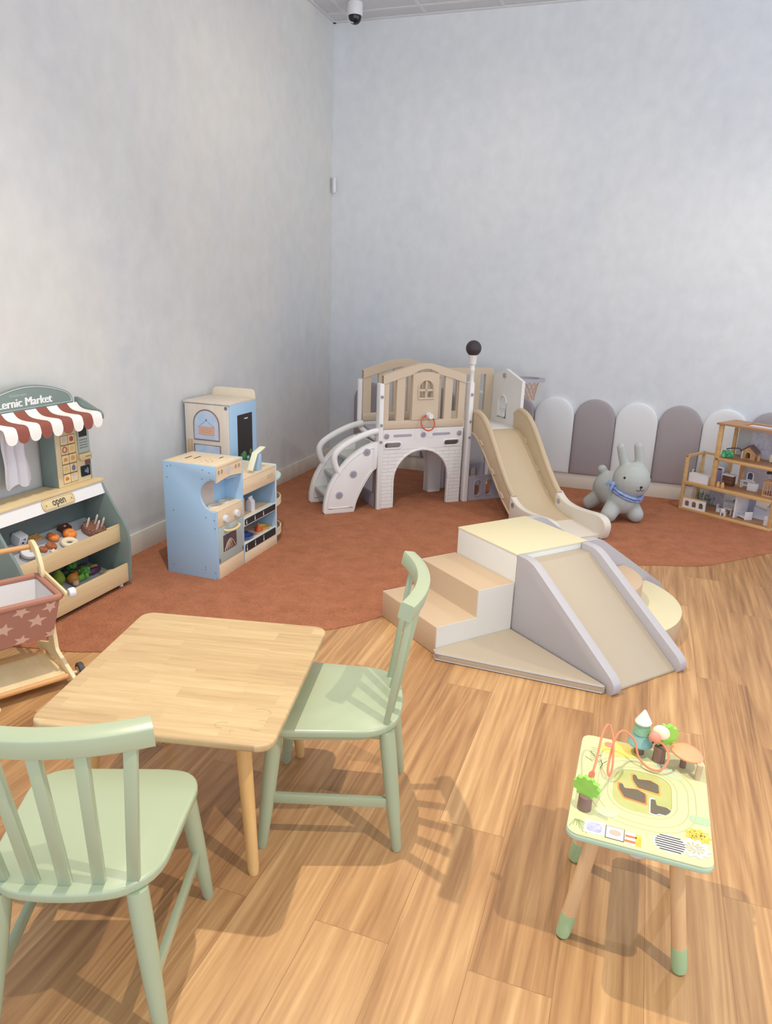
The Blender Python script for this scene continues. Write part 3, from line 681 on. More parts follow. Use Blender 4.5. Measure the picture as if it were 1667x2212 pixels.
for x0, x1 in ((.732, .766), (1.118, 1.152)):
    g = G(); g.prism([(-s_, z) for s_, z in top] + [(-s_, z) for s_, z in low[::-1]], x0, x1, 'x', bev=.006); sr = obj('slide_side', g, M_sl, t)
    g = G(); xm = (x0 + x1) / 2; g.tube([(xm, -s_, z - .004) for s_, z in top], .0215, 10); g.tube([(x0 - .001 if x0 < 1 else x1 + .001, -s_, z + .006) for s_, z in low], .007, 8); obj('rim', g, M_sl, sr)
    g = G()
    for s_, z in ((.155, .47), (.335, .295), (.475, .155)): g.tube([(x0 - .002, -s_ - .025, z - .005), (x0 - .002, -s_, z + .02), (x0 - .002, -s_ + .02, z + .03)], .008, 8)
    obj('lug', g, M_sl, sr)
    e0 = spline([(.585, .205), (.66, .158), (.76, .138), (.9, .142), (1.02, .152), (1.09, .14), (1.125, .1), (1.12, .04), (1.1, 0)], 4)
    xa, xb = (x0 - .006, x1 + .004) if x0 < 1 else (x0 - .004, x1 + .02)
    g = G(); g.prism([(-s_, z) for s_, z in e0] + [(-.585, 0)], xa, xb, 'x', bev=.009, seg=3); se = obj('slide_end_side', g, M_cr, t, label='cream end piece')
    bolt((x0 - .006, -.625, .135), 'x-', .02, se)
# platform behind the slide
g = G(); g.box(.7, 1.152, 0.0, .42, .53, .552, .004); obj('deck', g, M_W, t)
hole = [(y, z) for y, z in arch(.25, .1, .6, .715)]
gp = [(0, .545), (0, .905), (.235, .978), (.45, .9), (.45, .545)]
bars = []
for sy in (-1, 1):
    bars.append([(.25 + sy * .008, .605), (.25 + sy * .044, .605), (.25 + sy * .044, .665), (.25 + sy * .008, .665)])
    bars.append([(.25 + sy * .008, .685), (.25 + sy * .044, .685), (.25 + sy * .042, .72), (.25 + sy * .028, .75), (.25 + sy * .008, .765)])
g = G(); g.prism(gp, 1.152, 1.18, 'x', holes=bars); gb = obj('gable_panel', g, M_W, t)
g = G(); g.tube([(1.15, y, z) for y, z in arch(.25, .112, .595, .715)], .007, 8, closed=True); obj('window_frame', g, M_W, gb)
g = G(); g.lathe([(0, 0), (.02, 0), (.02, .008), (0, .01)], seg=14); g.bm.transform(TR(1.152, .245, .925) @ Matrix.Rotation(-PI / 2, 4, 'Y')); obj('bolt', g, M_Gy, gb)
g = G(); g.prism([(.72, .55), (1.15, .55), (1.15, .97), (.72, .97)], .41, .435, 'y', holes=[rect(.77, .82, .63, .92)[::-1], rect(.9, .95, .63, .92)[::-1], rect(1.03, 1.08, .63, .92)[::-1]]); obj('railing', g, M_T, t)
for x, y in ((1.12, .0), (1.12, .39), (.7, .39)):
    g = G(); g.box(x, x + .035, y, y + .035, 0, .535, .004); obj('support_leg', g, M_W, t)
def slotted(y0, y1, nm):
    hs = [rect(x, x + .062, .03, .16, .031, 5)[::-1] for x in (.79, .89, .99)]
    g = G(); g.prism(rect(.736, 1.13, 0, .19), y0, y1, 'y', holes=hs)
    for h in hs: g.tube([(x, y0, z) for x, z in h], .005, 6, closed=True)
    return obj(nm, g, M_Gy, t)
slotted(0.0, .03, 'slotted_panel'); slotted(.4, .425, 'slotted_panel')
# basketball hoop on the gable
hx, hy, hz = 1.33, .17, .9
g = G(); ring = [(hx - .15, hy - .12), (hx + .04, hy - .12), (hx + .11, hy - .07), (hx + .13, hy), (hx + .11, hy + .07), (hx + .04, hy + .12), (hx - .15, hy + .12)]
g.prism(rnd(ring, .04, 4), hz - .012, hz + .012, holes=[circ(hx, hy, .085, 20)[::-1]]); hp = obj('hoop', g, M_Gy, t, label='grey basketball hoop')
g = G(); n = 12
for k in range(n):
    for q in (1, -1):
        pts = []
        for j in range(6):
            a = 2 * PI * (k + q * j * .5) / n; r = .083 - .032 * (j / 5) ** .7; pts.append((hx + r * math.cos(a), hy + r * math.sin(a), hz - .01 - .03 * j))
        g.tube(pts, .0022, 4)
obj('net', g, mat('net_cord', (222, 176, 140), .7), hp, label='pale orange net')

# ------------------------------------------------------------------ rabbit hopper
RB = Vector((-.03, 5.27, RUG)); rh = math.atan2(-.84, .54)              # facing
fd = Vector((math.cos(rh), math.sin(rh), 0)); ld = Vector((-fd.y, fd.x, 0))
bd = Vector((.43, -.9, 0)).normalized(); bl_ = Vector((.9, .43, 0)).normalized()
t = root('rabbit_hopper', 'grey rubber bouncy rabbit with a blue scarf standing by the back wall', 'toy', RB)
def blob(balls, voxel=.007, it=12):
    g = G()
    for c, r in balls: g.ell(c, r, 18)
    me = bpy.data.meshes.new('b'); g.bm.to_mesh(me); g.bm.free()
    o = bpy.data.objects.new('b', me); C.objects.link(o)
    m = o.modifiers.new('r', 'REMESH'); m.mode = 'VOXEL'; m.voxel_size = voxel
    m = o.modifiers.new('s', 'SMOOTH'); m.factor = .5; m.iterations = it
    bpy.context.view_layer.update()
    out = bpy.data.meshes.new_from_object(o.evaluated_get(bpy.context.evaluated_depsgraph_get()))
    bpy.data.objects.remove(o); return out
def caps(a, b, r0, r1, n=7):
    a, b = Vector(a), Vector(b); return [(a.lerp(b, i / (n - 1)), r0 + (r1 - r0) * i / (n - 1)) for i in range(n)]
H = Vector((.046, .014, .302)); back = -bd
B_ = [(H, .132)]
body0 = Vector((.006, .006, .155)); body1 = body0 + back * .23 + Vector((0, 0, .022))
B_ += caps(body0, body1, .106, .13, 9)
B_ += [(body1 + back * .03 + Vector((0, 0, -.01)), .116)]
for s_ in (-1, 1):
    B_ += caps(body0 + bl_ * s_ * .05 + Vector((0, 0, -.03)), Vector((.005, -.02, .055)) + bl_ * s_ * .1 + bd * .02, .064, .058, 6)
    B_ += caps(body1 + bl_ * s_ * .06 + Vector((0, 0, -.05)), Vector((.0, 0, .052)) + back * .285 + bl_ * s_ * .118, .066, .054, 6)
tl = Vector((-.167, .216, .312)); B_ += [(tl, .036)] + caps(tl, body1 + back * .06 + Vector((0, 0, .06)), .024, .05, 4)
lv = Vector((.96, .27, 0))
for tip, s_ in ((Vector((-.049, -.0, .528)), -1), (Vector((.065, .03, .54)), 1)):
    base = H + lv * s_ * .052 + Vector((0, 0, .085)); B_ += caps(base, tip, .036, .0325, 8)
rb = obj('body', blob(B_), mat('rabbit_rubber', (182, 187, 184), .55, spec=.3), t, 180)
def onhead(dx, dz, r=.1295):
    """unit direction from the head centre: dx = angle left/right of the facing, dz = elevation"""
    a = rh + dx; return H + Vector((math.cos(a) * math.cos(dz), math.sin(a) * math.cos(dz), math.sin(dz))) * r
M_bk = mat('face_black', (24, 24, 26), .35)
for dx in (-.95, .95):
    g = G(); g.ell(onhead(dx, .27, .127), .009, 12); obj('eye', g, M_bk, t)
g = G(); g.ell(onhead(.02, -.17, .128), (.011, .011, .009), 12); obj('nose', g, M_bk, t)
g = G()
g.tube([onhead(.02, -.2, .1305), onhead(.02, -.33, .1305)], .0022, 5)
for s_ in (-1, 1): g.tube([onhead(.02 + s_ * .25 * i / 6, -.33 - .08 * math.sin(PI * i / 6), .1305) for i in range(7)], .0022, 5)
obj('mouth', g, M_bk, t)
g = G(); n = 36; ctr = H * .55 + body0 * .45 + Vector((0, 0, .0)); nrm = (H - body0 + bd * .035).normalized()
e1 = bl_; e2 = nrm.cross(e1).normalized(); e1 = e2.cross(nrm)
loop = [ctr + Vector((0, 0, -.012)) + e1 * (.109 * math.cos(2 * PI * i / n)) + e2 * (.109 * math.sin(2 * PI * i / n)) for i in range(n)]
g.tube(loop, [.016 + .003 * math.sin(i * 2.1) for i in range(n)], 10, closed=True, flat=.75)
g.tube([p - nrm * .018 + (p - ctr) * .04 for p in loop], [.011 + .002 * math.sin(i * 1.3) for i in range(n)], 8, closed=True, flat=.7)
kn = ctr - e1 * .118 + Vector((0, -.01, .01)); g.ell(kn, .02, 12); g.tube([kn, kn + Vector((-.03, -.02, .012)), kn + Vector((-.05, -.02, -.012))], [.012, .016, .006], 8); g.tube([kn, kn + Vector((-.01, -.02, -.03)), kn + Vector((-.02, -.025, -.05))], [.012, .012, .005], 8)
obj('scarf', g, mat('scarf_blue', (112, 136, 196), .6, col2=(166, 184, 226), scale=35), t, label='blue satin scarf')

# ------------------------------------------------------------------ dollhouse
DO = (.384, 5.806); DR = math.atan2(-.528, .849)
def dh(x, y, z): c, s_ = math.cos(DR), math.sin(DR); return (DO[0] + x * c - y * s_, DO[1] + x * s_ + y * c, z + RUG)
M_dw = wood('dollhouse_wood', (206, 164, 108), (222, 184, 128), 0); M_df = wood('dollhouse_floor', (170, 124, 86), (188, 142, 102), 0)
M_dws = mat('dollhouse_wallpaper', (226, 228, 240), .7, col2=(200, 204, 226), scale=40); M_toyw = mat('toy_white', (234, 234, 238), .45)
t = root('dollhouse', 'open-fronted wooden dollhouse with three floors by the back wall', 'dollhouse', dh(0, 0, 0), DR)
DD = .26
def dfloor(x0, x1, z0, z1):
    g = G(); g.box(x0, x1, 0, DD, z0, z1, .002); g.mi = 1; g.box(x0 + .005, x1 - .005, .012, DD - .003, z1 - .001, z1 + .001); return obj('floor_board', g, [M_dw, M_df], t)
dfloor(0, .69, 0.0, .02); dfloor(.012, .69, .198, .222); dfloor(.222, .69, .424, .444)
for x0, x1, y0, y1, z0, z1 in [(0, .022, 0, .022, .02, .422), (.214, .246, 0, .024, .222, .685), (.668, .69, 0, .024, .02, .685), (.0, .018, DD - .02, DD, .02, .422), (.216, .24, DD - .022, DD, .222, .685), (.668, .69, DD - .022, DD, .02, .685)]:
    g = G(); g.box(x0, x1, y0, y1, z0, z1, .002); obj('post', g, M_dw, t)
for a in ((.0, .02, .0, DD, .405, .422), (.0, .22, DD - .018, DD, .405, .422)):
    g = G(); g.box(*a); obj('rail', g, M_dw, t)
g = G(); g.prism([(.2, -.012), (.7, -.012), (.7, DD + .01), (.2, DD + .01)], .685, .698, holes=[[(.36, .07), (.36, .2), (.58, .2), (.58, .07)]]); rf = obj('roof', g, M_df, t)
g = G(); g.box(.365, .575, .075, .195, .688, .692); obj('skylight', g, mat('skylight_pane', (222, 222, 236), .15), rf)
g = G(); g.box(.345, .664, DD - .006, DD - .002, .446, .684); obj('back_panel', g, M_dws, t)
g = G(); g.box(.246, .345, DD - .006, DD - .003, .446, .684); obj('window_pane', g, mat('clear_pane', (205, 210, 214), .1), t)
g = G(); g.box(.335, .664, DD - .006, DD - .002, .34, .424); obj('back_panel', g, M_dws, t)
g = G(); g.box(.1, .22, DD - .006, DD - .002, .023, .198); obj('back_panel', g, M_dws, t)
g = G(); g.box(.12, .214, DD - .006, DD - .002, .24, .4); obj('back_panel', g, mat('blue_wallpaper', (206, 214, 232), .7), t)
g = G(); g.box(.4, .412, .05, DD, .02, .198); obj('partition', g, M_toyw, t)
g = G(); g.prism([(.412, .198), (.412, .02), (.46, .02), (.46, .198)], DD - .006, DD - .002, 'y'); obj('back_panel', g, mat('lilac_wallpaper', (190, 190, 212), .7), t)
g = G(); g.tube([(.205, .06, .424), (.235, .06, .43), (.245, .06, .45), (.246, .06, .5), (.247, .06, .53)], .007, 8); obj('drainpipe', g, M_toyw, t, label='white curved pipe')
GT = 'dollhouse furniture'
def dthing(name, label, cat, x, y, z, rot=0, grp=GT): return root(name, label, cat, dh(x, y, z), DR + rot, grp)
# bathtub
t = dthing('toy_bathtub', 'white toy bathtub with a tap on the middle left dollhouse floor', 'toy bathtub', .11, .055, .223)
g = G(); g.prism(rect(-.08, .08, -.032, .032, .012), 0, .062, holes=[rect(-.068, .068, -.022, .022, .01)[::-1]]); g.box(-.075, .075, -.028, .028, .004, .012); obj('basin', g, M_toyw, t)
g = G(); g.tube([(-.068, 0, .06), (-.068, 0, .085), (-.058, 0, .088)], .005, 8); obj('tap', g, mat('tap_cream', (228, 220, 190), .4), t)
t = dthing('toy_shower_cabinet', 'lilac and white toy cabinet beside the dollhouse bathtub', 'toy cabinet', .17, .2, .223)
g = G(); g.box(-.035, .035, -.02, .02, 0, .12, .003); obj('body', g, M_toyw, t)
g = G(); g.box(-.012, .033, -.0225, -.02, .006, .1); obj('door', g, mat('lilac_door', (150, 146, 186), .5), t); g = G(); g.box(-.012, .033, -.024, -.021, .1, .108); obj('shelf_line', g, M_bk, t)
M_tg = mat('toy_green', (60, 160, 112), .6, col2=(110, 200, 150), scale=120)
t = dthing('toy_bush', 'small green toy bush on the top dollhouse floor by the post', 'toy bush', .29, .05, .445)
g = G()
for i in range(16): g.ell((random.uniform(-.038, .038), random.uniform(-.02, .02), random.uniform(.012, .05)), random.uniform(.011, .016), 8)
obj('foliage', g, M_tg, t)
t = dthing('toy_curtain_bar', 'dark bent toy curtain bar behind the green bush on the top floor', 'toy fitting', .3, .14, .445)
g = G(); g.tube([(-.07, 0, .05), (-.03, 0, .062), (.02, 0, .07), (.05, 0, .058)], .005, 6); obj('bar', g, mat('dark_bar', (92, 86, 92), .5), t); g = G(); g.box(-.073, -.067, -.004, .004, 0, .052); g.box(.046, .052, -.004, .004, 0, .06); obj('foot', g, M_toyw, t)
M_tb = mat('toy_birch', (222, 178, 132), .6, col2=(200, 150, 106), scale=50)
t = dthing('toy_cottage', 'little wooden toy cottage with an arched door on the top dollhouse floor', 'toy house', .385, .18, .445)
g = G(); hs = arch(0, .034, .002, .03)[::-1]; g.prism([(-.05, 0), (.05, 0), (.05, .05), (0, .09), (-.05, .05)], -.03, .03, 'y', holes=[[(x, z + .001) for x, z in hs]]); obj('wall', g, M_tb, t)
g = G(); g.prism([(-.06, .046), (0, .094), (.06, .046), (.06, .054), (0, .102), (-.06, .054)], -.036, .036, 'y'); obj('roof', g, mat('cottage_roof', (130, 104, 96), .6), t)
g = G(); g.box(-.03, .03, .028, .03, .0, .05); obj('back_wall', g, mat('cottage_dark', (120, 84, 60), .7), t); g = G(); g.lathe([(0, 0), (.012, 0), (.012, .03), (0, .045)], (.072, -.01, 0), 12); obj('side_turret', g, M_tb, t)
t = dthing('toy_picture', 'tiny framed picture on the white back panel of the top dollhouse floor', 'toy picture', .52, DD - .007, .56)
g = G(); g.box(-.024, .024, -.004, 0, 0, .06, .001); obj('frame', g, M_toyw, t); g = G(); g.box(-.017, .017, -.0045, -.003, .008, .052); obj('print', g, mat('pic_brown', (196, 160, 146), .6, col2=(140, 104, 100), scale=90), t)
t = dthing('toy_dresser', 'cream toy dresser with a tan board on the top dollhouse floor at right', 'toy dresser', .585, .17, .445)
g = G(); g.box(-.045, .045, -.02, .02, .01, .06, .002); obj('body', g, mat('toy_cream', (236, 230, 210), .5), t); g = G(); g.box(-.04, .04, .012, .018, .06, .14); obj('board', g, M_tb, t)
for x in (-.04, .034):
    g = G(); g.box(x, x + .006, -.018, .018, 0, .01); obj('leg', g, M_tb, t)
for i, (x, y, lb) in enumerate([(.262, .034, 'left'), (.292, .04, 'right')]):
    t = dthing('toy_beehive_stool', 'tan ringed toy cone on the middle dollhouse floor, the %s one of the pair' % lb, 'toy cone', x, y, .223, grp='ringed toy cones')
    g = G(); g.lathe([(0, 0), (.0135, 0), (.015, .006), (.0135, .012), (.014, .016), (.0125, .024), (.0128, .028), (.009, .036), (.0095, .04), (0, .046)], seg=16); obj('cone', g, M_tb, t)
t = dthing('toy_washstand', 'dark wooden toy washstand with a white basin on the middle dollhouse floor', 'toy washstand', .275, .16, .223)
g = G(); g.box(-.038, .038, -.026, .026, 0, .075, .002); obj('cupboard', g, mat('dark_toy_wood', (110, 72, 54), .5), t); g = G(); g.box(-.043, .043, -.03, .03, .075, .085, .003); g.tube([(0, .02, .085), (0, .02, .1), (0, .006, .1)], .003, 6); obj('basin_top', g, M_toyw, t); g = G(); g.box(-.036, .036, -.0275, -.026, .03, .033); obj('shelf_edge', g, M_df, t)
t = dthing('toy_column', 'square tan toy column on the middle dollhouse floor', 'toy column', .335, .215, .223)
g = G(); g.box(-.013, .013, -.012, .012, .008, .2); g.box(-.022, .022, -.018, .018, 0, .01); obj('column', g, M_tb, t)
t = dthing('toy_vanity', 'white toy dressing table with an arched mirror on the middle dollhouse floor', 'toy vanity', .395, .2, .223)
g = G(); g.box(-.045, .045, -.022, .022, .05, .06, .002); obj('top', g, M_toyw, t); g = G(); g.box(-.03, .03, -.022, .0, .02, .028); obj('shelf', g, M_toyw, t)
for x in (-.042, .036):
    g = G(); g.box(x, x + .006, -.02, .02, 0, .05); obj('leg', g, M_toyw, t)
g = G(); A1 = arch(.012, .052, .06, .1); g.prism(A1, .0, .006, 'y', holes=[arch(.012, .036, .068, .1)[::-1]]); fr = obj('mirror_frame', g, M_toyw, t); g = G(); g.prism(arch(.012, .037, .0675, .1), .003, .006, 'y'); obj('mirror_glass', g, mat('mirror_dark', (84, 92, 118), .1), fr)
t = dthing('toy_pouffe', 'plain white toy cube seat right of the toy dressing table', 'toy seat', .455, .16, .223)
g = G(); g.box(-.032, .032, -.02, .02, 0, .056, .002); obj('box', g, M_toyw, t)
t = dthing('toy_floor_lamp', 'toy standing lamp with a dark shade on the middle dollhouse floor', 'toy lamp', .545, .19, .223)
g = G(); g.lathe([(0, 0), (.012, 0), (.012, .003), (.003, .006), (.003, .035), (.011, .042), (.011, .052), (.003, .058), (.003, .14)], seg=14); obj('stand', g, mat('lamp_cream', (226, 212, 186), .5), t); g = G(); g.lathe([(0, .14), (.022, .14), (.02, .154), (0, .154)], seg=18); obj('shade', g, mat('lamp_dark', (70, 56, 58), .5), t)
t = dthing('toy_playpen', 'wooden toy playpen at the right end of the middle dollhouse floor', 'toy playpen', .615, .11, .223)
g = G()
for sx in (-1, 1):
    for sy in (-1, 1): g.box(sx * .045 - .004, sx * .045 + .004, sy * .04 - .004, sy * .04 + .004, 0, .11)
for sy in (-1, 1):
    g.box(-.049, .049, sy * .04 - .003, sy * .04 + .003, .1, .11)
    for k in (-2, -1, 0, 1, 2): g.box(k * .016 - .0015, k * .016 + .0015, sy * .04 - .002, sy * .04 + .002, 0, .1)
for sx in (-1, 1): g.box(sx * .045 - .003, sx * .045 + .003, -.044, .044, .1, .11)
obj('frame', g, M_tb, t); g = G(); g.box(-.048, .048, -.043, .043, 0, .012); obj('base', g, mat('pen_base', (214, 176, 150), .6), t); g = G(); g.box(-.04, .04, -.035, .035, .012, .03, .006); obj('mattress', g, mat('pen_cloth', (146, 106, 104), .8), t)
t = dthing('toy_balcony_fence', 'white toy fence with three arches at the lower left of the dollhouse', 'toy fence', .115, .012, .021)
g = G(); g.prism(rect(-.09, .09, 0, .074), -.006, .006, 'y', holes=[[(x, z) for x, z in arch(c, .036, .012, .04)][::-1] for c in (-.056, 0, .056)]); obj('fence', g, M_toyw, t)
g = G(); g.box(-.092, .092, -.007, .007, .074, .08); obj('cap_rail', g, M_dw, t)
for i, (x, y, c, hh) in enumerate([(.09, .16, (120, 140, 110), .13), (.15, .18, (110, 128, 118), .11)]):
    t = dthing('toy_plant', 'thin toy plant stems behind the white arched fence, the %s one' % ('left' if i == 0 else 'right'), 'toy plant', x, y, .021, grp='toy plants in the dollhouse')
    g = G()
    for k in range(9):
        a = random.uniform(-.028, .028); b = random.uniform(-.012, .012); q = hh * random.uniform(.6, 1); g.tube([(a * .4, b, 0), (a, b, q * .6), (a * 1.3, b, q)], .0022, 5); g.ell((a * 1.2, b, q * .8), (.006, .003, .009), 8)
    obj('stems', g, mat('toy_plant_grey%d' % i, c, .7), t)
def toy_chair(label, x, y, rot):
    t = dthing('toy_chair', label, 'toy chair', x, y, .021, rot, 'white toy chairs in the dollhouse')
    g = G(); g.box(-.016, .016, -.015, .015, .024, .029); obj('seat', g, M_toyw, t); g = G(); g.box(-.016, .016, .011, .016, .029, .056, .001); obj('backrest', g, M_toyw, t)
    for sx in (-1, 1):
        g = G(); g.box(sx * .013 - .003, sx * .013 + .003, -.014, .015, 0, .024); obj('leg', g, M_toyw, t)
toy_chair('white toy chair left of the toy table on the ground floor', .262, .115, PI / 2); toy_chair('white toy chair in front of the toy table on the ground floor', .335, .035, PI); toy_chair('white toy chair right of the toy table on the ground floor', .395, .105, -PI / 2)
t = dthing('toy_table', 'round-edged white toy table on the dollhouse ground floor', 'toy table', .338, .115, .021)
g = G(); g.prism(rect(-.034, .034, -.03, .03, .012), .042, .048); obj('tabletop', g, M_toyw, t)
for sx in (-1, 1):
    g = G(); g.box(sx * .022 - .004, sx * .022 + .004, -.02, .02, 0, .042); obj('leg', g, M_toyw, t)
t = dthing('toy_sideboard', 'long white toy kitchen unit against the back of the ground floor', 'toy sideboard', .32, .205, .021)
g = G(); g.box(-.066, .066, -.022, .022, 0, .075, .002); obj('body', g, mat('toy_pale_blue', (214, 222, 240), .5), t)
for k in range(3):
    g = G(); g.box(-.062 + k * .043, -.024 + k * .043, -.0245, -.0215, .008, .066, .001); obj('door', g, M_toyw, t)
g = G(); g.tube([(0, 0, .075), (.0, 0, .09), (.014, -.006, .09)], .003, 6); obj('tap', g, M_bk, t)
t = dthing('toy_bed', 'white toy bed in the middle front of the dollhouse ground floor', 'toy bed', .455, .11, .021, -.5)
g = G(); g.box(-.045, .045, -.03, .03, .008, .022, .002); obj('frame', g, M_toyw, t); g = G(); g.box(-.042, .04, -.027, .027, .022, .032, .004); obj('mattress', g, mat('toy_sheet', (200, 204, 214), .8), t)
g = G(); g.box(.042, .048, -.031, .031, 0, .06, .002); obj('headboard', g, M_toyw, t); g = G(); g.box(-.048, -.042, -.031, .031, 0, .036, .002); obj('footboard', g, M_toyw, t)
t = dthing('toy_fireplace', 'pale blue toy fireplace corner at the right of the ground floor', 'toy fireplace', .575, .2, .021)
g = G(); g.prism([(-.09, 0), (.07, 0), (.07, .1), (0, .1), (0, .07), (-.09, .085)], -.02, .02, 'y', holes=[arch(.038, .04, .003, .03)[::-1]]); obj('body', g, mat('toy_pale_blue', (214, 222, 240), .5), t); g = G(); g.box(-.0, .08, -.026, .024, .1, .106); obj('mantel', g, M_toyw, t); g = G(); g.prism([(.005, .106), (.075, .106), (.06, .15), (.02, .15)], -.012, .012, 'y'); obj('hood', g, mat('toy_grey', (176, 176, 188), .5), t)
t = dthing('toy_night_stand', 'tiny white toy cupboard at the front right of the ground floor', 'toy cupboard', .64, .06, .021)
g = G(); g.box(-.018, .018, -.014, .014, 0, .07, .002); obj('body', g, M_toyw, t); g = G(); g.ell((-.01, -.015, .04), .003, 8); obj('knob', g, M_tb, t)

# ------------------------------------------------------------------ toy kitchen
KX, KY = -2.17, 3.45
K = TR(-KX, -KY, 0)
M_kb = mat('kitchen_blue', (168, 203, 234), .45); M_kw = wood('kitchen_wood', (224, 200, 166), (236, 216, 184), 1); M_ke = mat('kitchen_edge', (206, 222, 224), .5)
M_kg = mat('oven_door_grey_green', (176, 190, 188), .5); M_chk = mat('chalkboard', (42, 38, 40), .6); M_scr = mat('screw_grey', (110, 116, 124), .4)
t = root('toy_kitchen', 'pale blue wooden toy kitchen with oven and shelves on the carpet', 'toy kitchen', (KX, KY, RUG))
x0, x1 = -2.33, -2.012
def notch_panel():
    a0 = math.asin(.5); cz, cx, r = .465, -2.022, .088
    arc = [(cx + .004 - r * math.sin(q), cz - r * math.cos(q)) for q in [PI * i / 16 for i in range(17)]]
    return [(x0, 0), (x1, 0), (x1, .383)] + arc + [(x1, .547), (x1, .625), (x0, .625)]
for y in (3.12, 3.385):
    g = G(K); g.prism(notch_panel() if y < 3.2 else [(x0, 0), (x1, 0), (x1, .625), (x0, .625)], y, y + .014, 'y', bev=.0015); o = obj('side_panel', g, M_kb, t)
    if y < 3.2:
        g = G(K)
        for x, z in [(-2.30, .6), (-2.305, .54), (-2.085, .602), (-2.045, .59), (-2.09, .553), (-2.04, .555), (-2.275, .36), (-2.075, .345), (-2.025, .335), (-2.29, .05), (-2.09, .05), (-2.027, .04), (-2.022, .29), (-2.018, .01), (-2.28, .605), (-2.09, .065)]:
            g.lathe([(0, 0), (.0035, 0), (.0025, .0015), (0, .0015)], (x, 3.12, z), 8, T=TR(x, 3.12, z) @ Matrix.Rotation(PI / 2, 4, 'X') @ TR(-x, -3.12, -z))
        obj('screws', g, M_scr, o)
g = G(K); g.box(x0, x1 + .002, 3.134, 3.385, .61, .6255, .002); o = obj('oven_top', g, M_kw, t)
g = G(K)
for xx, ya, yb in [(-2.258, 3.222, 3.285), (-2.213, 3.238, 3.302), (-2.108, 3.205, 3.208), (-2.095, 3.225, 3.229), (-2.1, 3.306, 3.345)]: g.box(xx - .005, xx + .005, ya, yb, .6252, .6262)
for i in range(4): g.lathe([(0, 0), (.004, 0), (0, .0006)], (-2.14 + .012 * (i % 2), 3.2 + .02 * i, .6255), 8)
obj('slots', g, mat('slot_brown', (96, 72, 58), .7), o)
n = 8; g = G(K); g.prism([(3.134, .61), (3.134, .535)] + [(3.134 + .251 * i / n, .535 + .012 * math.sin(PI * i / n)) for i in range(1, n)] + [(3.385, .535), (3.385, .61)], x1 - .012, x1 + .001, 'x'); o = obj('fascia', g, M_kw, t)
g = G(K)
for y in (3.155, 3.185, 3.325, 3.357): g.prism(circ(y, .588, .009, 14, .012), x1 + .001, x1 + .002, 'x')
obj('printed_dials', g, mat('dial_tan', (176, 156, 124), .6), o)
g = G(K); g.prism(circ(3.25, .586, .019, 20, .024), x1 + .001, x1 + .002, 'x'); obj('printed_clock', g, mat('clock_grey', (206, 204, 208), .5), o)
g = G(K); g.box(x0 + .005, x1, 3.134, 3.385, .372, .385, .002); o = obj('hob_shelf', g, M_kw, t)
for y in (3.2, 3.3):
    g = G(K); g.lathe([(.0, 0), (.03, 0), (.03, .005), (.024, .006), (.024, .003), (0, .003)], (-2.08, y, .385), 20); obj('hob_ring', g, mat('hob_white', (224, 220, 212), .5), o)
g = G(K); g.box(-2.128, -2.12, 3.134, 3.27, .385, .612); obj('niche_back', g, mat('niche_beige', (206, 194, 186), .6), t)
g = G(K); g.box(-2.128, -2.12, 3.27, 3.385, .385, .612); obj('niche_back', g, M_kb, t)
g = G(K); g.prism([(3.26, .535), (3.385, .535), (3.385, .515)] + [(3.385 - .125 * i / 6, .515 + .012 * math.sin(PI * i / 6 * .5)) for i in range(1, 7)], -2.12, x1 - .02, 'x'); obj('hood', g, M_kb, t)
g = G(K); g.box(x1 - .012, x1 + .001, 3.134, 3.385, .289, .374, .001); o = obj('control_panel', g, M_kw, t)
for y in (3.2, 3.315):
    g = G(K); g.lathe([(0, 0), (.021, 0), (.021, .014), (.017, .018), (0, .018)], (x1 + .001, y, .325), 18, ax='x'); obj('knob', g, mat('knob_white', (216, 224, 230), .4), o)
g = G(K); g.box(x1 - .012, x1 + .001, 3.134, 3.385, .086, .287, .001); d = obj('oven_door', g, M_kg, t)
g = G(K); g.box(x1 + .001, x1 + .0025, 3.178, 3.312, .142, .234, .001); w = obj('oven_window', g, mat('oven_glass', (84, 74, 82), .25), d)
g = G(K); g.tube([(x1 + .003, 3.19 + .11 * i / 10, .146 + .055 * math.sin(PI * i / 10)) for i in range(11)], .0022, 5)
for k in range(4): g.tube([(x1 + .003, 3.21 + .02 * k, .148), (x1 + .003, 3.225 + .012 * k, .175), (x1 + .003, 3.24 + .006 * k, .195)], .0018, 5)
obj('printed_loaf', g, mat('loaf_print', (226, 202, 170), .6), w)
g = G(K); g.tube(spline([(x1, 3.195, .262), (x1 + .016, 3.2, .26), (x1 + .024, 3.23, .256), (x1 + .026, 3.262, .254), (x1 + .024, 3.294, .256), (x1 + .016, 3.325, .26), (x1, 3.33, .262)], 4), .007, 8); obj('door_handle', g, mat('handle_wood', (232, 206, 156), .5), d, label='curved wooden handle')
g = G(K)
for y in (3.14, 3.378): g.box(x1 + .001, x1 + .004, y - .004, y + .004, .094, .116)
obj('hinge', g, M_scr, d)
g = G(K); g.box(x1 - .012, x1 + .001, 3.134, 3.385, 0, .084, .001); obj('kickboard', g, M_kw, t)
g = G(K); g.box(x0, x0 + .008, 3.134, 3.385, 0, .612); obj('rear_panel', g, M_kb, t)
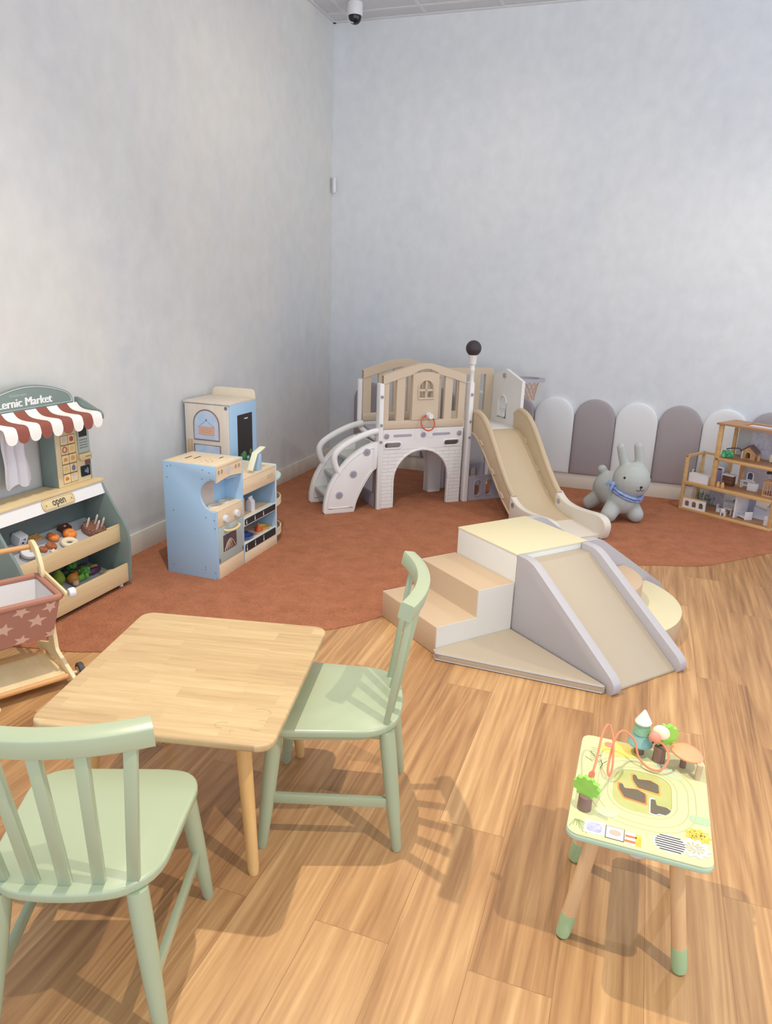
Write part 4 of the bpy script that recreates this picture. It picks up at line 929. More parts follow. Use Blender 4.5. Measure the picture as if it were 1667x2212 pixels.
# shelf unit
ys0, ys1 = 3.399, 3.776
g = G(K); g.box(x0, x1, ys1, ys1 + .014, 0, .505, .0015); obj('side_panel', g, M_ke, t, label='pale edge')
g = G(K); g.box(x0, x0 + .008, ys0, ys1, 0, .49); obj('rear_panel', g, M_kb, t)
g = G(K); g.box(x0 + .008, x1 - .002, ys1 - .0015, ys1, .02, .49); obj('lining', g, M_kb, t)
g = G(K); g.box(x0, x1, ys0, ys1, .488, .5, .0015); obj('counter', g, M_kw, t)
g = G(K); g.box(x1 - .012, x1 + .001, ys0, ys1, .405, .489, .001); fa = obj('fascia', g, M_kw, t)
g = G(K)
for k in range(9):
    y = 3.425 + .024 * k; g.tube([(x1 + .001, y + .007 * math.cos(a), .445 + .013 * math.sin(a)) for a in [(.4 * k) + 5.2 * q / 9 for q in range(10)]], .0011, 4)
obj('faded_print', g, mat('pale_print', (222, 188, 160), .7), fa)
g = G(K)
for y in (3.68, 3.705, 3.73): g.prism(circ(y, .45, .009, 10, .014), x1 + .001, x1 + .0016, 'x', holes=[circ(y, .45, .006, 8, .01)[::-1]])
obj('printed_logo', g, mat('pale_print2', (190, 162, 130), .7), fa)
for zf, z0, z1 in ((.262, .225, .264), (.112, .066, .114)):
    g = G(K); g.box(x0 + .008, x1 - .004, ys0, ys1, zf - .012, zf, .001); o = obj('shelf', g, M_kw, t)
    g = G(K); g.box(x1 - .012, x1 + .0005, ys0, ys1, z0 - .006, z1 + .004, .001); s2 = obj('shelf_front', g, M_ke, t)
    g = G(K); g.prism(rect(ys0 + .006, ys1 - .008, z0, z1 - .002, .008, 3), x1 + .0005, x1 + .0018, 'x'); cs = obj('chalk_strip', g, M_chk, s2)
    for y in (3.425, 3.52, 3.62):
        g = G(K); g.prism([(y - .004, z0 + .004), (y + .004, z0 + .004), (y + .005, z0 + .016), (y + .002, z0 + .022), (y + .002, z1 - .008), (y - .002, z1 - .008), (y - .002, z0 + .022), (y - .005, z0 + .016)], x1 + .0018, x1 + .0024, 'x'); obj('chalk_mark', g, mat('chalk_white', (226, 224, 216), .7), cs)
g = G(K); g.box(x1 - .012, x1 + .001, ys0, ys1, 0, .06, .001); obj('kickboard', g, M_kw, t)
# rounded end shelves
for z, m in ((.4, mat('mint_board', (204, 222, 218), .5)), (.235, M_kw), (.045, M_kw)):
    g = G(K); n = 18; g.prism([(-2.165 + .15 * math.cos(PI * i / n), ys1 + .014 + .2 * math.sin(PI * i / n)) for i in range(n + 1)], z, z + .016, bev=.002); o = obj('rounded_shelf', g, m, t)
    if z < .3:
        pth = [(-2.165 + .146 * math.cos(PI * i / n), ys1 + .014 + .196 * math.sin(PI * i / n), z + .028) for i in range(n + 1)]
        g = G(K); g.sweep([(p, (math.cos(PI * i / n), math.sin(PI * i / n), 0), (0, 0, 1)) for i, p in enumerate(pth)], [(-.004, -.014), (.004, -.014), (.004, .014), (-.004, .014)]); obj('rim', g, M_kw, o)
# till stand on the counter
g = G(K); g.box(-2.056, -2.024, 3.6, 3.632, .5, .6, .002); rs = obj('till_stand', g, M_kb, t)
g = G(K); g.prism([(3.528, .515), (3.585, .6), (3.675, .622), (3.677, .63), (3.582, .609), (3.522, .519)], -2.058, -2.022, 'x', bev=.001); obj('till_screen', g, mat('till_cream', (240, 238, 214), .5), rs)

# fridge
FXX, FYY = -2.5, 3.965
F_ = TR(-FXX, -FYY, 0)
M_fc = wood('fridge_cream', (222, 208, 192), (230, 218, 204), 2)
t = root('toy_fridge', 'tall toy fridge with an arched door picture standing behind the toy kitchen', 'toy fridge', (FXX, FYY, RUG))
g = G(F_)
g.box(-2.66, -2.335, 3.815, 4.13, 0, .826, .002); obj('body', g, M_kb, t)
g = G(F_); g.box(-2.66, -2.337, 3.802, 4.132, .826, .838, .0015); obj('top', g, M_fc, t, label='cream top')
g = G(F_); g.prism(rnd([(-2.65, .83), (-2.34, .83), (-2.345, .892), (-2.645, .892)], [0, 0, .03, .03], 5), 4.118, 4.134, 'y'); obj('back_board', g, mat('cream_board', (236, 224, 202), .5), t)
g = G(F_); g.box(-2.65, -2.345, 3.8, 3.814, .02, .822, .0015); d = obj('door', g, M_fc, t)
M_br = mat('brown_line', (146, 116, 104), .6); M_sky = mat('sky_print', (176, 208, 236), .5, col2=(216, 216, 232), scale=18)
A2 = arch(-2.497, .18, .603, .7)
g = G(F_); g.prism([(x, z) for x, z in A2], 3.7985, 3.8, 'y'); pr = obj('printed_arch_window', g, M_sky, d)
g = G(F_); g.tube([(x, 3.799, z) for x, z in A2], .0042, 6, closed=True); g.tube([(x, 3.799, z) for x, z in [(-2.588, .572), (-2.402, .572), (-2.402, .1), (-2.588, .1)]], .0042, 6, closed=True); obj('printed_frame', g, M_br, d)
g = G(F_); g.prism(rect(-2.584, -2.406, .104, .568), 3.7985, 3.8, 'y'); obj('printed_panel', g, M_sky, d)
g = G(F_); g.prism(rect(-2.552, -2.442, .635, .684), 3.7975, 3.7985, 'y'); sg = obj('printed_sign', g, mat('sign_orange', (232, 182, 158), .6), pr)
g = G(F_); g.tube([(x, 3.7975, z) for x, z in rect(-2.552, -2.442, .635, .684)], .0012, 4, closed=True)
for z in (.649, .66, .671): g.box(-2.54, -2.456, 3.7968, 3.7975, z - .0012, z + .0012)
obj('faded_print', g, mat('sign_word', (206, 150, 128), .6), sg)
g = G(F_); g.tube([(-2.552, 3.798, .684), (-2.497, 3.798, .725), (-2.442, 3.798, .684)], .001, 4); g.ell((-2.497, 3.798, .727), .005, 8); obj('printed_string', g, mat('string_grey', (110, 110, 116), .6), pr)
g = G(F_); g.box(-2.628, -2.602, 3.782, 3.8, .5, .6, .005); obj('handle', g, mat('fridge_handle', (204, 176, 138), .5), d, label='wooden handle')
g = G(F_); g.box(-2.366, -2.348, 3.797, 3.8, .8, .818); obj('hinge', g, M_scr, d)
g = G(F_); g.prism(rect(3.893, 4.073, .48, .755, .006, 3), -2.336, -2.333, 'x', bev=.0008); cb = obj('chalkboard', g, M_chk, t)
g = G(F_); g.box(-2.333, -2.331, 3.975, 4.015, .722, .729, .0008); obj('hook_slot', g, M_toyw, cb)

# things on the kitchen
def at(name, label, cat, loc, grp=None, rot=0): return root(name, label, cat, (loc[0], loc[1], loc[2] + RUG), rot, grp)
t = at('toy_milk_carton', 'white toy milk carton standing on the upper kitchen shelf', 'toy carton', (-2.07, 3.572, .262))
g = G(); g.prism([(-.02, 0), (.02, 0), (.02, .058), (.0, .08), (-.02, .058)], -.02, .02, 'y', bev=.0015); obj('carton', g, mat('carton_white', (234, 232, 240), .5), t)
g = G(); g.box(-.004, .004, -.02, .02, .078, .088); obj('crimp', g, M_toyw, t)
t = at('toy_box', 'tall tan toy packet beside the milk carton, against the divider', 'toy packet', (-2.05, 3.435, .262), rot=.05)
g = G(); g.box(-.012, .012, -.02, .02, 0, .11, .001); obj('packet', g, mat('packet_tan', (216, 176, 136), .6), t); g = G(); g.ell((.0125, 0, .05), (.002, .006, .008), 10); obj('spot', g, M_trunk, t)
M_bl = mat('toy_royal_blue', (88, 112, 190), .4)
t = at('toy_plate', 'blue toy plate lying on the lower kitchen shelf', 'toy plate', (-2.085, 3.5, .113))
g = G(); g.lathe([(0, .004), (.035, .004), (.066, .02), (.068, .018), (.04, 0), (0, 0)], seg=28); obj('plate', g, M_bl, t)
t = at('toy_bowl', 'blue toy bowl with a yellow-green fill standing on the blue plate', 'toy bowl', (-2.085, 3.495, .119))
g = G(); g.lathe([(0, 0), (.022, 0), (.04, .03), (.037, .03), (.02, .006), (0, .006)], seg=24); obj('bowl', g, M_bl, t); g = G(); g.ell((0, 0, .012), (.026, .026, .008)); obj('filling', g, mat('fill_olive', (150, 150, 90), .7), t)
t = at('toy_spatula', 'long tan toy spoon lying across the lower kitchen shelf', 'toy spoon', (-2.11, 3.56, .116), rot=.5)
g = G(); g.tube([(-.07, 0, .004), (.05, 0, .004)], .004, 8); g.ell((.065, 0, .005), (.02, .013, .004)); obj('spoon', g, M_tb, t)
t = at('toy_funnel', 'orange-red toy funnel on the lower kitchen shelf', 'toy funnel', (-2.07, 3.66, .112), rot=.8)
g = G(); g.lathe([(0, 0), (.026, 0), (.024, .006), (.009, .03), (.006, .05), (0, .05)], seg=18); obj('funnel', g, mat('toy_red_orange', (226, 96, 54), .4), t)
t = at('toy_dish', 'yellow toy dish at the right end of the lower kitchen shelf', 'toy dish', (-2.07, 3.715, .112))
g = G(); g.lathe([(0, 0), (.03, 0), (.042, .014), (.039, .014), (.028, .004), (0, .004)], seg=22); obj('dish', g, mat('toy_yellow', (238, 196, 92), .45), t)
t = at('toy_leaf_vegetable', 'green toy lettuce leaves showing just above the kitchen counter', 'toy vegetable', (-2.24, 3.86, .416))
g = G()
for i in range(7): a = 2 * PI * i / 7; g.ell((.035 * math.cos(a), .04 * math.sin(a), .065 + .02 * (i % 3)), (.018, .01, .035), 10, R=Matrix.Rotation(a, 4, 'Z'))
g.lathe([(0, 0), (.02, 0), (.024, .05), (0, .06)], seg=12); obj('leaves', g, mat('dark_leaf', (70, 112, 58), .6, var=.2, scale=60), t)
t = at('toy_paper_cup', 'small white toy cup on the lowest rounded end shelf', 'toy cup', (-2.08, 3.85, .062))
g = G(); g.lathe([(0, 0), (.016, 0), (.02, .06), (.018, .06), (.0145, .004), (0, .004)], seg=18); obj('cup', g, M_toyw, t)

# ------------------------------------------------------------------ market stand
MX, MY = -2.54, 2.545
Q = TR(-MX, -MY, 0)
M_mg = mat('market_grey_green', (126, 142, 138), .5); M_mw = wood('market_birch', (214, 188, 142), (226, 202, 158), 1); M_mwd = wood('market_counter', (222, 194, 146), (234, 210, 164), 1)
ya, yb = 2.195, 2.892; xb = -2.66
t = root('toy_market_stand', 'grey-green toy market stand with a red and white striped awning by the left wall', 'toy market stand', (MX, MY, RUG))
side = spline([(-2.39, .018), (-2.382, .15), (-2.384, .28), (-2.412, .35), (-2.452, .41), (-2.5, .49), (-2.532, .545)], 4) + [(xb, .545), (xb, .018)]
for y in (ya, yb - .014):
    g = G(Q); g.prism(side, y, y + .014, 'y', bev=.0015); obj('side_panel', g, M_mg, t)
g = G(Q); g.box(xb, xb + .008, ya + .014, yb - .014, .02, .545); obj('back_panel', g, mat('market_back', (104, 116, 114), .6), t)
g = G(Q); g.box(xb, -2.522, ya - .006, yb + .004, .545, .559, .002); obj('counter', g, M_mwd, t)
bx = Matrix(((1, 0, 0, 0), (0, 1, 0, 0), (0, 0, 1, 0), (0, 0, 0, 1)))
g = G(Q); g.prism([(-2.53, .543), (-2.508, .487), (-2.516, .484), (-2.54, .543)], ya + .002, yb - .002, 'y'); ws = obj('front_strip', g, mat('strip_white', (236, 236, 236), .4), t, label='white strip')
sl = math.atan2(.022, .056)
PF = Q @ TR(-2.5165, 2.573, .5165) @ Matrix.Rotation(-sl, 4, 'Y')
g = G(PF); g.prism(rect(-.1, .1, -.026, .026, .02, 5), 0, .005, 'x', bev=.001); sg = obj('open_sign', g, mat('sign_wood', (226, 206, 160), .5), ws)
text('sign_lettering', 'open', .05, mat('letter_grey', (84, 78, 74), .6), sg, PF @ TR(.0055, 0, .004) @ FX, .0004, .82, .0008)
g = G(PF); g.tube([(.0055, y, z) for y, z in rect(-.094, .094, -.021, .021, .016, 4)], .0009, 4, closed=True)
for y in (-.08, .08): g.prism([(y - .007, -.006), (y + .007, -.006), (y, .006)], .005, .0058, 'x')
obj('printed_border', g, mat('print_tan', (178, 150, 104), .6), sg)
def tray(xf, z0, zf, zfl, xbk, zbk):
    g = G(Q); g.box(xf - .012, xf, ya + .014, yb - .014, z0, zf, .002); o = obj('tray_front', g, M_mw, t)
    g = G(Q); g.prism([(xf - .012, zfl - .006), (xf - .012, zfl), (xbk, zbk), (xbk, zbk - .006)], ya + .015, yb - .015, 'y'); f = obj('tray_floor', g, mat('tray_lining', (196, 198, 206), .7, col2=(176, 180, 190), scale=9), t)
tray(-2.432, .236, .322, .252, xb + .01, .338); tray(-2.398, .024, .122, .042, xb + .01, .086)
for (y0, y1, z0, z1) in ((2.83, 2.876, .322, .334), ): 
    g = G(Q); g.box(-2.444, -2.432, 2.79, yb - .014, .32, .33, .002); obj('tray_lip', g, M_mw, t)
for y in (2.25, 2.84):
    for x in (-2.6, -2.42):
        g = G(Q); g.lathe([(0, 0), (.011, 0), (.011, .016), (0, .016)], (x, y, 0.003), 12); g.ell((x + .0, y, .014), .01, 10); obj('castor', g, M_wp, t)
# upper part: product column, sign, awning
yc0, yc1, xc = 2.638, 2.866, -2.568
g = G(Q); g.box(xb, xc, yc0, yc1, .56, .902, .002); col = obj('product_column', g, M_mg, t)
g = G(Q); g.box(xc, xc + .004, yc0, yc1 - .012, .56, .9, .001); fb = obj('column_front', g, mat('column_beige', (222, 204, 164), .6), t)
g = G(Q); g.box(xb, -2.6, ya + .004, ya + .09, .56, .902, .002); obj('product_column', g, M_mg, t)
M_tile = mat('tile_cream', (238, 212, 156), .6)
icons = [((206, 196, 206), (184, 84, 62)), ((196, 120, 104), (226, 192, 124)), ((216, 150, 96), (222, 160, 100)), ((226, 196, 140), (112, 116, 166)), ((206, 120, 66), (206, 196, 206))]
for r in range(5):
    z1_ = .806 - r * .047
    g = G(Q); g.box(xc + .004, xc + .0055, yc0 + .03, yc0 + .124, z1_ - .044, z1_, .0005); ti = obj('product_tile', g, M_tile, fb)
    g = G(Q); g.tube([(xc + .0058, y, z) for y, z in rect(yc0 + .03, yc0 + .124, z1_ - .044, z1_)], .0011, 4, closed=True); g.box(xc + .0055, xc + .0064, yc0 + .0763, yc0 + .0777, z1_ - .044, z1_); obj('printed_frame', g, mat('tile_line', (120, 92, 60), .6), ti)
    for k in range(2):
        yy = yc0 + .053 + .048 * k; zz = z1_ - .02
        g = G(Q)
        if (r, k) in ((1, 0),): g.tube([(xc + .0062, yy + .013 * math.cos(2 * PI * i / 14), zz + .013 * math.sin(2 * PI * i / 14)) for i in range(14)], .004, 6, closed=True)
        elif (r, k) == (3, 1): g.prism(circ(yy, zz - .003, .012, 12, .014), xc + .0055, xc + .0068, 'x'); g.prism([(yy - .002, zz + .01), (yy + .003, zz + .01), (yy + .004, zz + .019)], xc + .0055, xc + .0068, 'x')
        elif (r, k) in ((2, 0), (4, 0)): g.prism(rnd([(yy - .013, zz - .01), (yy + .013, zz - .01), (yy + .009, zz + .008), (yy - .009, zz + .006)], .006, 3), xc + .0055, xc + .0068, 'x')
        else: g.prism(rnd([(yy - .012, zz - .012), (yy + .012, zz - .012), (yy + .013, zz + .01), (yy - .01, zz + .012)], .008, 3), xc + .0055, xc + .0068, 'x')
        obj('printed_food', g, mat('tile_food_%d_%d' % (r, k), icons[r][k], .6), ti)
M_tm = mat('terminal_grey', (178, 188, 178), .5)
g = G(Q); g.prism(rect(2.778, 2.85, .705, .89, .008, 3), xc + .004, xc + .012, 'x', bev=.001); tm = obj('payment_terminal', g, M_tm, fb)
g = G(Q); g.box(xc + .012, xc + .0128, 2.784, 2.838, .785, .85); obj('screen', g, M_chk, tm)
g = G(Q)
for i in range(4):
    for j in range(5): g.box(xc + .012, xc + .0128, 2.785 + j * .0115, 2.791 + j * .0115, .728 + i * .013, .733 + i * .013)
obj('keys', g, mat('key_ink', (86, 96, 92), .6), tm)
g = G(Q); g.prism(rnd([(2.773, .668), (2.856, .668), (2.856, .702), (2.773, .702)], [.02, .004, .004, .004], 4), xc + .004, xc + .02, 'x', bev=.002); ho = obj('card_holder', g, M_mw, fb)
g = G(Q); g.box(xc + .02, xc + .0205, 2.81, 2.846, .683, .687); obj('slot', g, M_br, ho)
g = G(Q); g.box(xc + .004, xc + .01, 2.82, 2.85, .64, .664, .002); obj('bank_card', g, mat('card_brown', (120, 80, 66), .5), fb)
g = G(Q); g.prism(rect(2.786, 2.846, .585, .638, .003, 2), xc + .004, xc + .009, 'x'); nf = obj('contactless_pad', g, M_blk, fb)
g = G(Q)
for k in range(3): g.tube([(xc + .0095, 2.806 + .009 * k + .006 * math.cos(a), .612 + (.006 + .005 * k) * math.sin(a)) for a in [-1.2 + 2.4 * i / 8 for i in range(9)]], .0012, 5)
obj('printed_wave', g, mat('wave_white', (214, 222, 232), .6), nf)
sgn = spline([(2.268, .955), (2.272, .985), (2.31, 1.012), (2.42, 1.045), (2.54, 1.058), (2.66, 1.045), (2.77, 1.012), (2.806, .985), (2.812, .955)], 4)
g = G(Q); g.prism(sgn + [(2.812, .938), (2.268, .938)], -2.612, -2.598, 'x', bev=.002); sb = obj('sign_board', g, M_mg, t)
g = G(Q); g.tube([(-2.597, 2.54 + (y - 2.54) * .965, .955 + (z - .955) * .92) for y, z in sgn], .0013, 5); g.tube([(-2.597, 2.28, .957), (-2.597, 2.8, .957)], .0009, 5); obj('printed_outline', g, mat('sign_white', (236, 238, 236), .5), sb)
text('sign_lettering', 'Lernic Market', .053, mat('sign_white', (236, 238, 236), .5), sb, Q @ TR(-2.5975, 2.522, .985) @ FX, .0006, 1.04, 0, fat=.0021)
text('sign_small_lettering', 'Grocery store', .018, mat('sign_grey_white', (186, 194, 188), .5), sb, Q @ TR(-2.5975, 2.485, 1.02) @ FX, .0004, .9)
g = G(Q); g.prism(rnd([(-2.612, .93), (-2.612, .975), (-2.58, .968), (-2.49, .925), (-2.462, .915), (-2.448, .895), (-2.455, .872), (-2.475, .875), (-2.5, .895), (-2.585, .925)], .01, 3), 2.838, 2.85, 'y'); obj('awning_bracket', g, M_mg, t)
M_aw, M_ar = mat('awning_white', (242, 240, 236), .7), mat('awning_red', (146, 82, 70), .7)
g = G(Q); prof = spline([(-2.5965, .948), (-2.575, .926), (-2.545, .916), (-2.5, .913), (-2.47, .912), (-2.455, .905), (-2.45, .89)], 3)
ns = 9; wst = (2.832 - 2.252) / ns
for i in range(ns):
    y0 = 2.252 + i * wst; g.mi = i % 2; rows = []; m = 8
    for (x, z) in prof: rows.append([(x, y0 + wst * k / m, z) for k in range(m + 1)])
    for q in (.25, .5, .75, 1): rows.append([(-2.449 + .002 * q, y0 + wst * k / m, .89 - q * (.018 + .03 * math.sqrt(max(0, 1 - (2 * k / m - 1) ** 2)))) for k in range(m + 1)])
    g.grid(rows, .0022)
obj('awning', g, [M_aw, M_ar], t)
# cloth in the serving opening
g = G(Q); rows = []
for j in range(13):
    z = .93 - (.93 - .607) * j / 12; rows.append([(-2.625 + .008 * math.sin(k * 1.15 + j * .1) , 2.385 + (.147 + .012 * math.sin(j * .7)) * k / 14 + .003 * math.sin(j), z - .012 * math.sin(k * .8) * (j / 12)) for k in range(15)])
g.grid(rows, .0015); obj('curtain', g, mat('curtain_white', (232, 230, 236), .8), t, label='white hanging cloth')
g = G(Q); rows = []
for j in range(9):
    z = .93 - .25 * j / 8; rows.append([(-2.628 + .006 * math.sin(k * 1.3), 2.29 + .075 * k / 8 - .01 * (j / 8) * k / 8, z) for k in range(9)])
g.grid(rows, .0015); obj('curtain', g, mat('curtain_white', (232, 230, 236), .8), t, label='white hanging cloth')

# ---- toy food
FG = 'toy food on the upper tray of the market'; FG2 = 'toy fruit and vegetables in the lower tray of the market'
def up(x): return .252 + (-2.444 - x) * .412 + RUG + .001
def lo(x): return .042 + (-2.41 - x) * .186 + RUG + .001
def food(name, label, cat, x, y, lower=False, rot=0, dz=0):
    r = root(name, label, cat, (x, y, (lo(x) if lower else up(x)) + dz), rot, FG2 if lower else FG); return r
tilt = Matrix.Rotation(math.atan(.412), 4, 'Y')
M_choc = mat('chocolate', (124, 84, 66), .5, col2=(150, 108, 90), scale=70); M_pump = mat('pumpkin', (238, 140, 62), .5)
t = food('toy_cake', 'round chocolate toy cake with white candles at the right of the upper tray', 'toy cake', -2.545, 2.812)
g = G(tilt); g.lathe([(0, -.0), (.058, 0), (.06, .012), (.058, .022), (.054, .026), (0, .028)], seg=30); obj('cake', g, M_choc, t)
g = G(tilt)
for i in range(18): a = 2 * PI * i / 18; g.ell((.05 * math.cos(a), .05 * math.sin(a), .027), .008, 8)
obj('icing', g, mat('icing_brown', (140, 98, 80), .5), t)
for x, y in ((-.022, -.03), (.02, -.004), (-.022, .03), (.014, .038)):
    g = G(tilt); g.lathe([(0, .02), (.0055, .02), (.0055, .07), (.004, .072), (.004, .078), (0, .082)], (x, y, 0), 12); obj('candle', g, mat('candle_white', (238, 222, 212), .5), t)
def pumpk(t, r):
    g = G(tilt)
    for i in range(7): a = 2 * PI * i / 7; g.ell((r * .42 * math.cos(a), r * .42 * math.sin(a), r * .55), (r * .6, r * .6, r * .56), 12)
    obj('flesh', g, M_pump, t)
t = food('toy_pumpkin', 'large orange toy pumpkin in the middle of the upper tray', 'toy pumpkin', -2.57, 2.672); pumpk(t, .034)
t = food('toy_pumpkin', 'smaller orange toy pumpkin with a darker half left of the large one', 'toy pumpkin', -2.588, 2.588); pumpk(t, .027); g = G(tilt); g.ell((-.012, -.012, .022), (.016, .018, .014), 10); obj('cut_half', g, mat('pumpkin_dark', (206, 104, 50), .6), t)
t = food('toy_chocolate_bar', 'dark brown toy chocolate piece behind the large pumpkin', 'toy chocolate', -2.62, 2.694)
g = G(tilt); g.prism(rnd([(-.018, -.032), (.022, -.026), (.022, .03), (-.018, .034)], .006, 3), 0, .024, bev=.003); obj('piece', g, mat('choc_dark', (88, 52, 42), .5), t); g = G(tilt); g.ell((0, 0, .025), (.006, .008, .004), 8); obj('topping', g, mat('topping_pink', (226, 170, 150), .5), t)
t = food('toy_waffle', 'tan toy waffle at the back left of the upper tray', 'toy waffle', -2.63, 2.508)
g = G(tilt); g.box(-.02, .02, -.042, .042, 0, .01, .003)
for k in range(6): g.box(-.02, .02, -.04 + k * .015, -.036 + k * .015, .009, .014)
for k in range(3): g.box(-.018 + k * .015, -.014 + k * .015, -.042, .042, .009, .014)
obj('waffle', g, mat('waffle_tan', (206, 160, 96), .6), t)
t = food('toy_cube', 'white toy cube with a dark printed face at the left end of the upper tray', 'toy cube', -2.64, 2.43, dz=.002)
g = G(tilt); g.box(-.026, .026, -.026, .026, 0, .052, .004); o = obj('cube', g, M_toyw, t)
g = G(tilt); g.ell((.0265, .0, .018), (.001, .007, .006), 10); g.box(.0262, .0268, .006, .01, .03, .042); g.box(.0262, .0268, -.006, .006, .036, .039); obj('printed_face', g, M_bk, o)
t = food('toy_pot_cover', 'small blue and white toy lid in front of the white cube', 'toy lid', -2.59, 2.425)
g = G(tilt); g.lathe([(0, 0), (.03, 0), (.03, .01), (.02, .016), (0, .018)], seg=20); obj('lid', g, mat('lid_blue', (172, 190, 220), .5), t); g = G(tilt); g.ell((.012, -.008, .017), (.01, .01, .006), 10); obj('knob', g, M_toyw, t)
t = food('toy_doughnut', 'cream toy doughnut lying before the large pumpkin', 'toy doughnut', -2.526, 2.622)
g = G(tilt); g.tube([(.024 * math.cos(2 * PI * i / 22), .032 * math.sin(2 * PI * i / 22), .012) for i in range(22)], .014, 10, closed=True, flat=.85); obj('ring', g, mat('doughnut_cream', (242, 228, 200), .6), t)
M_bis = mat('biscuit', (192, 124, 84), .6, col2=(168, 100, 66), scale=60)
for i, (x, y, r, lb) in enumerate([(-2.552, 2.535, .026, 'brown toy biscuit with a spiral top, the larger of two'), (-2.55, 2.482, .02, 'brown toy biscuit at the front left, the smaller of two')]):
    t = food('toy_biscuit', lb, 'toy biscuit', x, y); g = G(tilt); g.lathe([(0, 0), (r, 0), (r * 1.03, .006), (r * .9, .014), (r * .4, .017), (0, .014)], seg=20); obj('biscuit', g, M_bis, t)
    g = G(tilt); g.tube([((.2 + .7 * i_ / 20) * r * math.cos(i_ * .6), (.2 + .7 * i_ / 20) * r * math.sin(i_ * .6), .0165 - .003 * i_ / 20) for i_ in range(21)], .0018, 5); obj('swirl', g, mat('swirl', (150, 86, 56), .6), t)
t = food('toy_star_biscuit', 'cream star-shaped toy biscuit at the front of the upper tray', 'toy biscuit', -2.518, 2.515)
g = G(tilt); g.prism([((.022 if i % 2 == 0 else .011) * math.cos(PI * i / 5), (.022 if i % 2 == 0 else .011) * math.sin(PI * i / 5)) for i in range(10)], 0, .009, bev=.002); obj('star', g, mat('doughnut_cream', (242, 228, 200), .6), t)
t = food('toy_mug', 'white round toy pot with a brown rim at the left front of the upper tray', 'toy pot', -2.545, 2.384)
g = G(tilt); g.lathe([(0, 0), (.03, 0), (.034, .03), (.03, .034), (.028, .03), (0, .028)], seg=24); obj('pot', g, M_toyw, t); g = G(tilt); g.lathe([(.029, .004), (.0345, .012), (.033, .016), (.03, .01)], seg=24); obj('band', g, M_trunk, t)
# lower tray
t = food('toy_pear', 'yellow-green toy pear at the left of the lower tray', 'toy pear', -2.59, 2.598, True)
g = G(); g.lathe([(0, 0), (.018, .002), (.03, .018), (.032, .032), (.025, .052), (.016, .066), (.009, .074), (0, .076)], seg=22); obj('fruit', g, mat('pear_green', (156, 172, 52), .5, col2=(132, 156, 44), scale=25), t)
M_bro = mat('broccoli', (96, 160, 74), .7, var=.15, scale=120)
for i, (x, y, lb) in enumerate([(-2.63, 2.728, 'bright green toy broccoli at the back of the lower tray'), (-2.553, 2.732, 'bright green toy broccoli right of the carrot in the lower tray')]):
    t = food('toy_broccoli', lb, 'toy broccoli', x, y, True); g = G()
    for k in range(14): a = random.random() * 6.28; g.ell((.019 * math.cos(a), .019 * math.sin(a), random.uniform(.026, .046)), random.uniform(.009, .013), 8)
    g.ell((0, 0, .036), .021, 12); obj('florets', g, M_bro, t); g = G(); g.lathe([(0, 0), (.009, 0), (.011, .026), (0, .03)], seg=12); obj('stalk', g, mat('stalk_green', (150, 190, 110), .6), t)
t = food('toy_avocado', 'dark green toy avocado between the pear and the back broccoli', 'toy avocado', -2.618, 2.672, True); g = G(); g.ell((0, 0, .022), (.022, .03, .022)); obj('fruit', g, mat('avocado', (52, 70, 48), .5), t)
t = food('toy_orange', 'orange-yellow round toy fruit at the front of the lower tray', 'toy orange', -2.548, 2.648, True); g = G(); g.ell((0, 0, .027), (.028, .028, .027)); obj('fruit', g, mat('peach_orange', (218, 150, 66), .5, col2=(196, 130, 60), scale=30), t)
t = food('toy_carrot', 'short orange toy carrot behind the orange fruit', 'toy carrot', -2.578, 2.698, True, .4); g = G(); g.lathe([(0, -.028), (.008, -.026), (.016, .0), (.018, .02), (.012, .028), (0, .03)], (0, 0, .018), 16, ax='y'); obj('root', g, mat('carrot', (228, 136, 58), .5), t)
t = food('toy_aubergine', 'dark purple toy aubergine lying in the lower tray', 'toy aubergine', -2.548, 2.8, True); g = G(); g.lathe([(0, -.05), (.012, -.046), (.02, -.02), (.017, .015), (.012, .036), (0, .042)], (0, 0, .016), 16, ax='y'); obj('fruit', g, mat('aubergine', (96, 62, 98), .4), t)
t = food('toy_lemon', 'yellow toy lemon slice lying at the back right of the lower tray', 'toy lemon', -2.592, 2.845, True); g = G(); g.ell((0, 0, .008), (.016, .026, .009)); obj('fruit', g, mat('lemon_flat', (218, 190, 96), .6), t)
t = food('toy_chilli', 'dark red toy chilli at the back of the lower tray', 'toy chilli', -2.635, 2.8, True); g = G(); g.tube([(0, -.05, .008), (.005, -.02, .01), (.004, .02, .01), (-.004, .05, .007)], [.003, .008, .009, .004], 10); obj('pod', g, mat('chilli', (124, 72, 66), .5), t)
t = food('toy_lettuce', 'light green toy lettuce leaf against the lower tray front', 'toy lettuce', -2.53, 2.69, True); g = G()
for k in range(6): g.ell((random.uniform(-.01, .01), -.025 + .01 * k, .02 + .006 * (k % 2)), (.012, .011, .016), 10)
obj('leaf', g, mat('lettuce', (130, 190, 72), .6), t)
t = food('toy_turnip', 'cream and pink toy turnip beside the lettuce leaf', 'toy turnip', -2.524, 2.64, True, .6); g = G(); g.ell((0, 0, .014), (.016, .02, .014)); obj('bulb', g, mat('turnip', (238, 204, 176), .6), t); g = G(); g.ell((0, .02, .022), (.012, .014, .01)); obj('leaves', g, mat('turnip_leaf', (196, 220, 130), .6), t)
t = food('toy_cheese', 'pale tan toy wedge at the right end of the lower tray', 'toy cheese', -2.5, 2.845, True); g = G(); g.prism([(-.03, -.03), (.03, -.02), (.02, .03)], 0, .02, bev=.002); obj('wedge', g, mat('wedge_tan', (222, 200, 152), .6), t)

